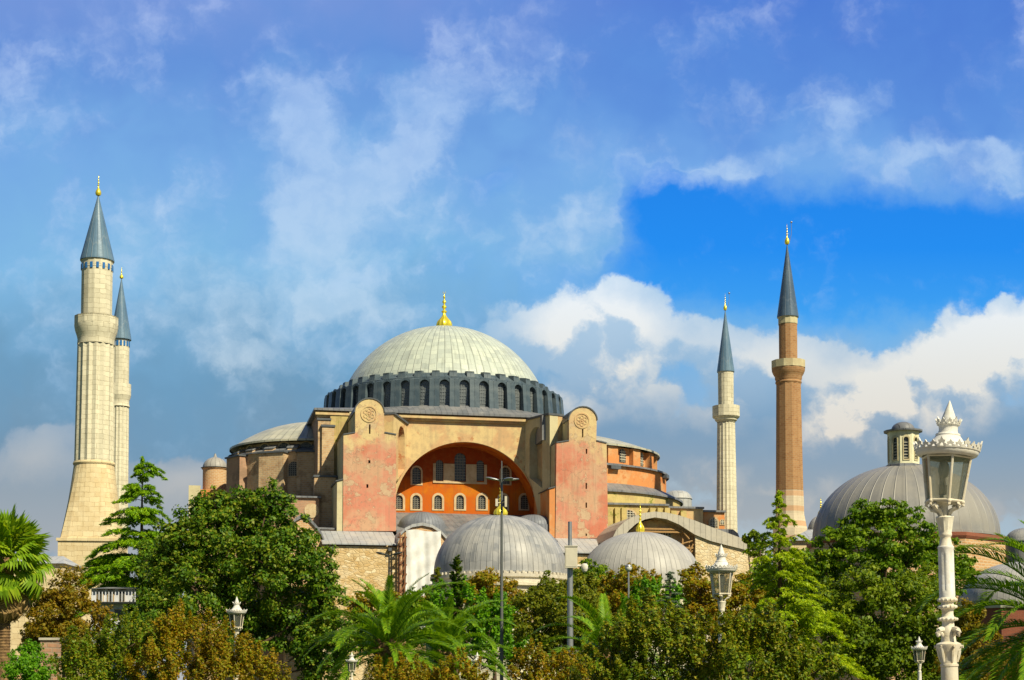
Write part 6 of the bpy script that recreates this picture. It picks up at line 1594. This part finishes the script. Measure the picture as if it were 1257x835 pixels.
broadleaf('feathery_tree', 'bright green feathery tree under the larger tomb beside the mast', 104, [(568, 748, 30), (540, 740, 20), (598, 765, 30), (615, 745, 18), (560, 785, 36), (605, 800, 36), (640, 790, 26)], M['f_bright'], leaf=3.8, dens=0.8, wisp=0.5)
broadleaf('leafy_tree', 'olive green tree between the mast and the camera pole', 97, [(680, 728, 30), (657, 742, 26), (712, 722, 22), (700, 755, 36), (655, 772, 28), (690, 790, 40), (728, 745, 22), (735, 780, 34)], M['f_olive'], leaf=4, dens=0.9)
broadleaf('leafy_tree', 'small green tree right behind the camera pole cabinet', 112, [(722, 700, 14), (735, 712, 18), (712, 714, 16), (748, 725, 22), (730, 740, 24)], M['f_mid'], leaf=3.8)
broadleaf('rust_tree', 'reddish brown tree in front of the paler tomb around the globe light', 104, [(772, 712, 20), (752, 722, 20), (798, 720, 20), (780, 745, 32), (740, 750, 24)], M['f_brown'], leaf=3.6)
broadleaf('feathery_shrub', 'bright green upright shrub before the paler tomb, left of the grey spruce', 84, [(795, 725, 14), (808, 738, 18), (785, 745, 20), (830, 728, 12), (838, 745, 18), (815, 770, 26)], M['f_bright'], leaf=3.6, wisp=1.2)
conifer('small grey green spruce among the brown bushes right of the paler tomb', 823, 70, [(702, 1, 1), (715, 7, 7), (735, 12, 12), (765, 18, 18), (835, 24, 24)], M['f_blue'], 80, leaf=3.6, droop=0.05, up=0.2, name='spruce_tree', wide=0.4, tuft=0.3)
broadleaf('rust_tree', 'brown tree behind the lamp under the swooping lead roof', 74, [(855, 718, 24), (905, 722, 22), (876, 735, 28), (935, 738, 22), (890, 765, 36), (850, 765, 30), (925, 775, 34)], M['f_brown'], leaf=3.8)
broadleaf('leafy_tree', 'tall airy green tree in front of the wide lantern dome', 92, [(1062, 636, 26), (1090, 628, 20), (1112, 640, 24), (1045, 655, 26), (1020, 672, 26), (1000, 690, 22), (1085, 665, 36), (1125, 668, 32), (1152, 676, 26), (1175, 690, 20), (1190, 706, 14), (1055, 690, 40), (1110, 700, 40), (1155, 710, 32), (1015, 715, 30)], M['f_mid'], leaf=4.6, dens=0.85, gap=0.1, flat=0.55)
broadleaf('leafy_tree', 'rounded olive green tree in front of the tall airy one, left of the large lamp', 66, [(1035, 740, 34), (1065, 728, 34), (1100, 742, 40), (1132, 722, 30), (1050, 785, 46), (1105, 795, 50), (1145, 765, 40), (1090, 835, 50), (1150, 820, 40), (1020, 800, 36)], M['f_olive2'] if 'f_olive2' in M else M['f_mid'], leaf=4.6, dens=0.85)
broadleaf('yellowing_tree', 'small yellow olive tree between the large lamp and the right hand palm', 62, [(1185, 760, 26), (1200, 790, 30), (1180, 815, 34), (1215, 825, 30)], M['f_yellow'], leaf=4)
conifer('lime green cedar with long reaching boughs, in front of the brick minaret', 958, 64, [(603, 1, 1), (618, 9, 10), (638, 26, 24), (664, 34, 40), (690, 36, 40), (715, 36, 44), (740, 36, 56), (772, 42, 98), (802, 44, 92), (835, 44, 92)], M['f_deodar'], 92, leaf=4.6, droop=0.30, up=0.70, wide=0.30, tuft=0.9, dens=1.4)
fan_palm('shaggy fan palm at the far left edge', 7, 682, 63)
broadleaf('round_shrub', 'bright green rounded shrub at the foot of the fan palm', 56, [(32, 805, 20), (42, 822, 22), (28, 828, 22)], M['f_bright'], leaf=3.6, cat='shrub')
date_palm('bigger date palm with arching fronds before the rubble stone wall', 478, 788, 62, 3.9, 50, 2, 0.42)
date_palm('darker date palm with drooping fronds just right of the bigger one', 548, 800, 67, 3.9, 42, 4, 0.34)
date_palm('upright young date palm right of the camera pole', 748, 803, 58, 3.5, 30, 7, 0.3, spin=0.6)
date_palm('date palm whose long fronds reach in from the right edge', 1308, 752, 30, 3.0, 64, 9, 0.3)
broadleaf('rust_bush', 'green and brown bush at the lower left in front of the cedar', 50, [(128, 800, 36), (165, 790, 32), (100, 822, 34), (150, 830, 40), (190, 815, 34), (110, 850, 40)], M['f_mixed2'] if 'f_mixed2' in M else M['f_olive'], leaf=3.2, wisp=0.8, cat='shrub', dens=0.8)
broadleaf('rust_bush', 'rust brown feathery bush around the foot of the left lamp', 50, [(212, 775, 26), (240, 795, 36), (282, 802, 30), (200, 825, 36), (310, 822, 26), (260, 838, 40), (335, 835, 18)], M['f_brown'], leaf=3.2, wisp=1.0, cat='shrub', dens=0.85)
broadleaf('rust_bush', 'low rust brown bush at the foot of the two date palms', 48, [(470, 838, 22), (500, 842, 26), (560, 834, 26), (530, 845, 26)], M['f_brown'], leaf=3.4, wisp=0.8, cat='shrub')
broadleaf('rust_bush', 'orange brown bush in front of the mast and camera pole feet', 46, [(592, 842, 14), (650, 822, 25), (690, 822, 24), (655, 848, 26), (720, 838, 28)], M['f_brown'], leaf=3.4, wisp=0.8, cat='shrub')
broadleaf('mixed_bush', 'dense olive and rust bush in front of the young date palm', 34, [(780, 778, 32), (758, 805, 34), (812, 762, 30), (800, 805, 46), (740, 830, 34), (846, 790, 30), (838, 830, 44), (780, 845, 40)], M['f_mixed'], leaf=4.0, wisp=0.5, cat='shrub', dens=0.8)
broadleaf('mixed_bush', 'dense olive and rust bush hiding the foot of the lamp below the lead roof', 33, [(880, 800, 32), (905, 785, 30), (935, 778, 32), (915, 825, 46), (870, 840, 36), (962, 800, 34), (965, 840, 40), (1000, 825, 30)], M['f_mixed'], leaf=4.0, wisp=0.5, cat='shrub', dens=0.8)
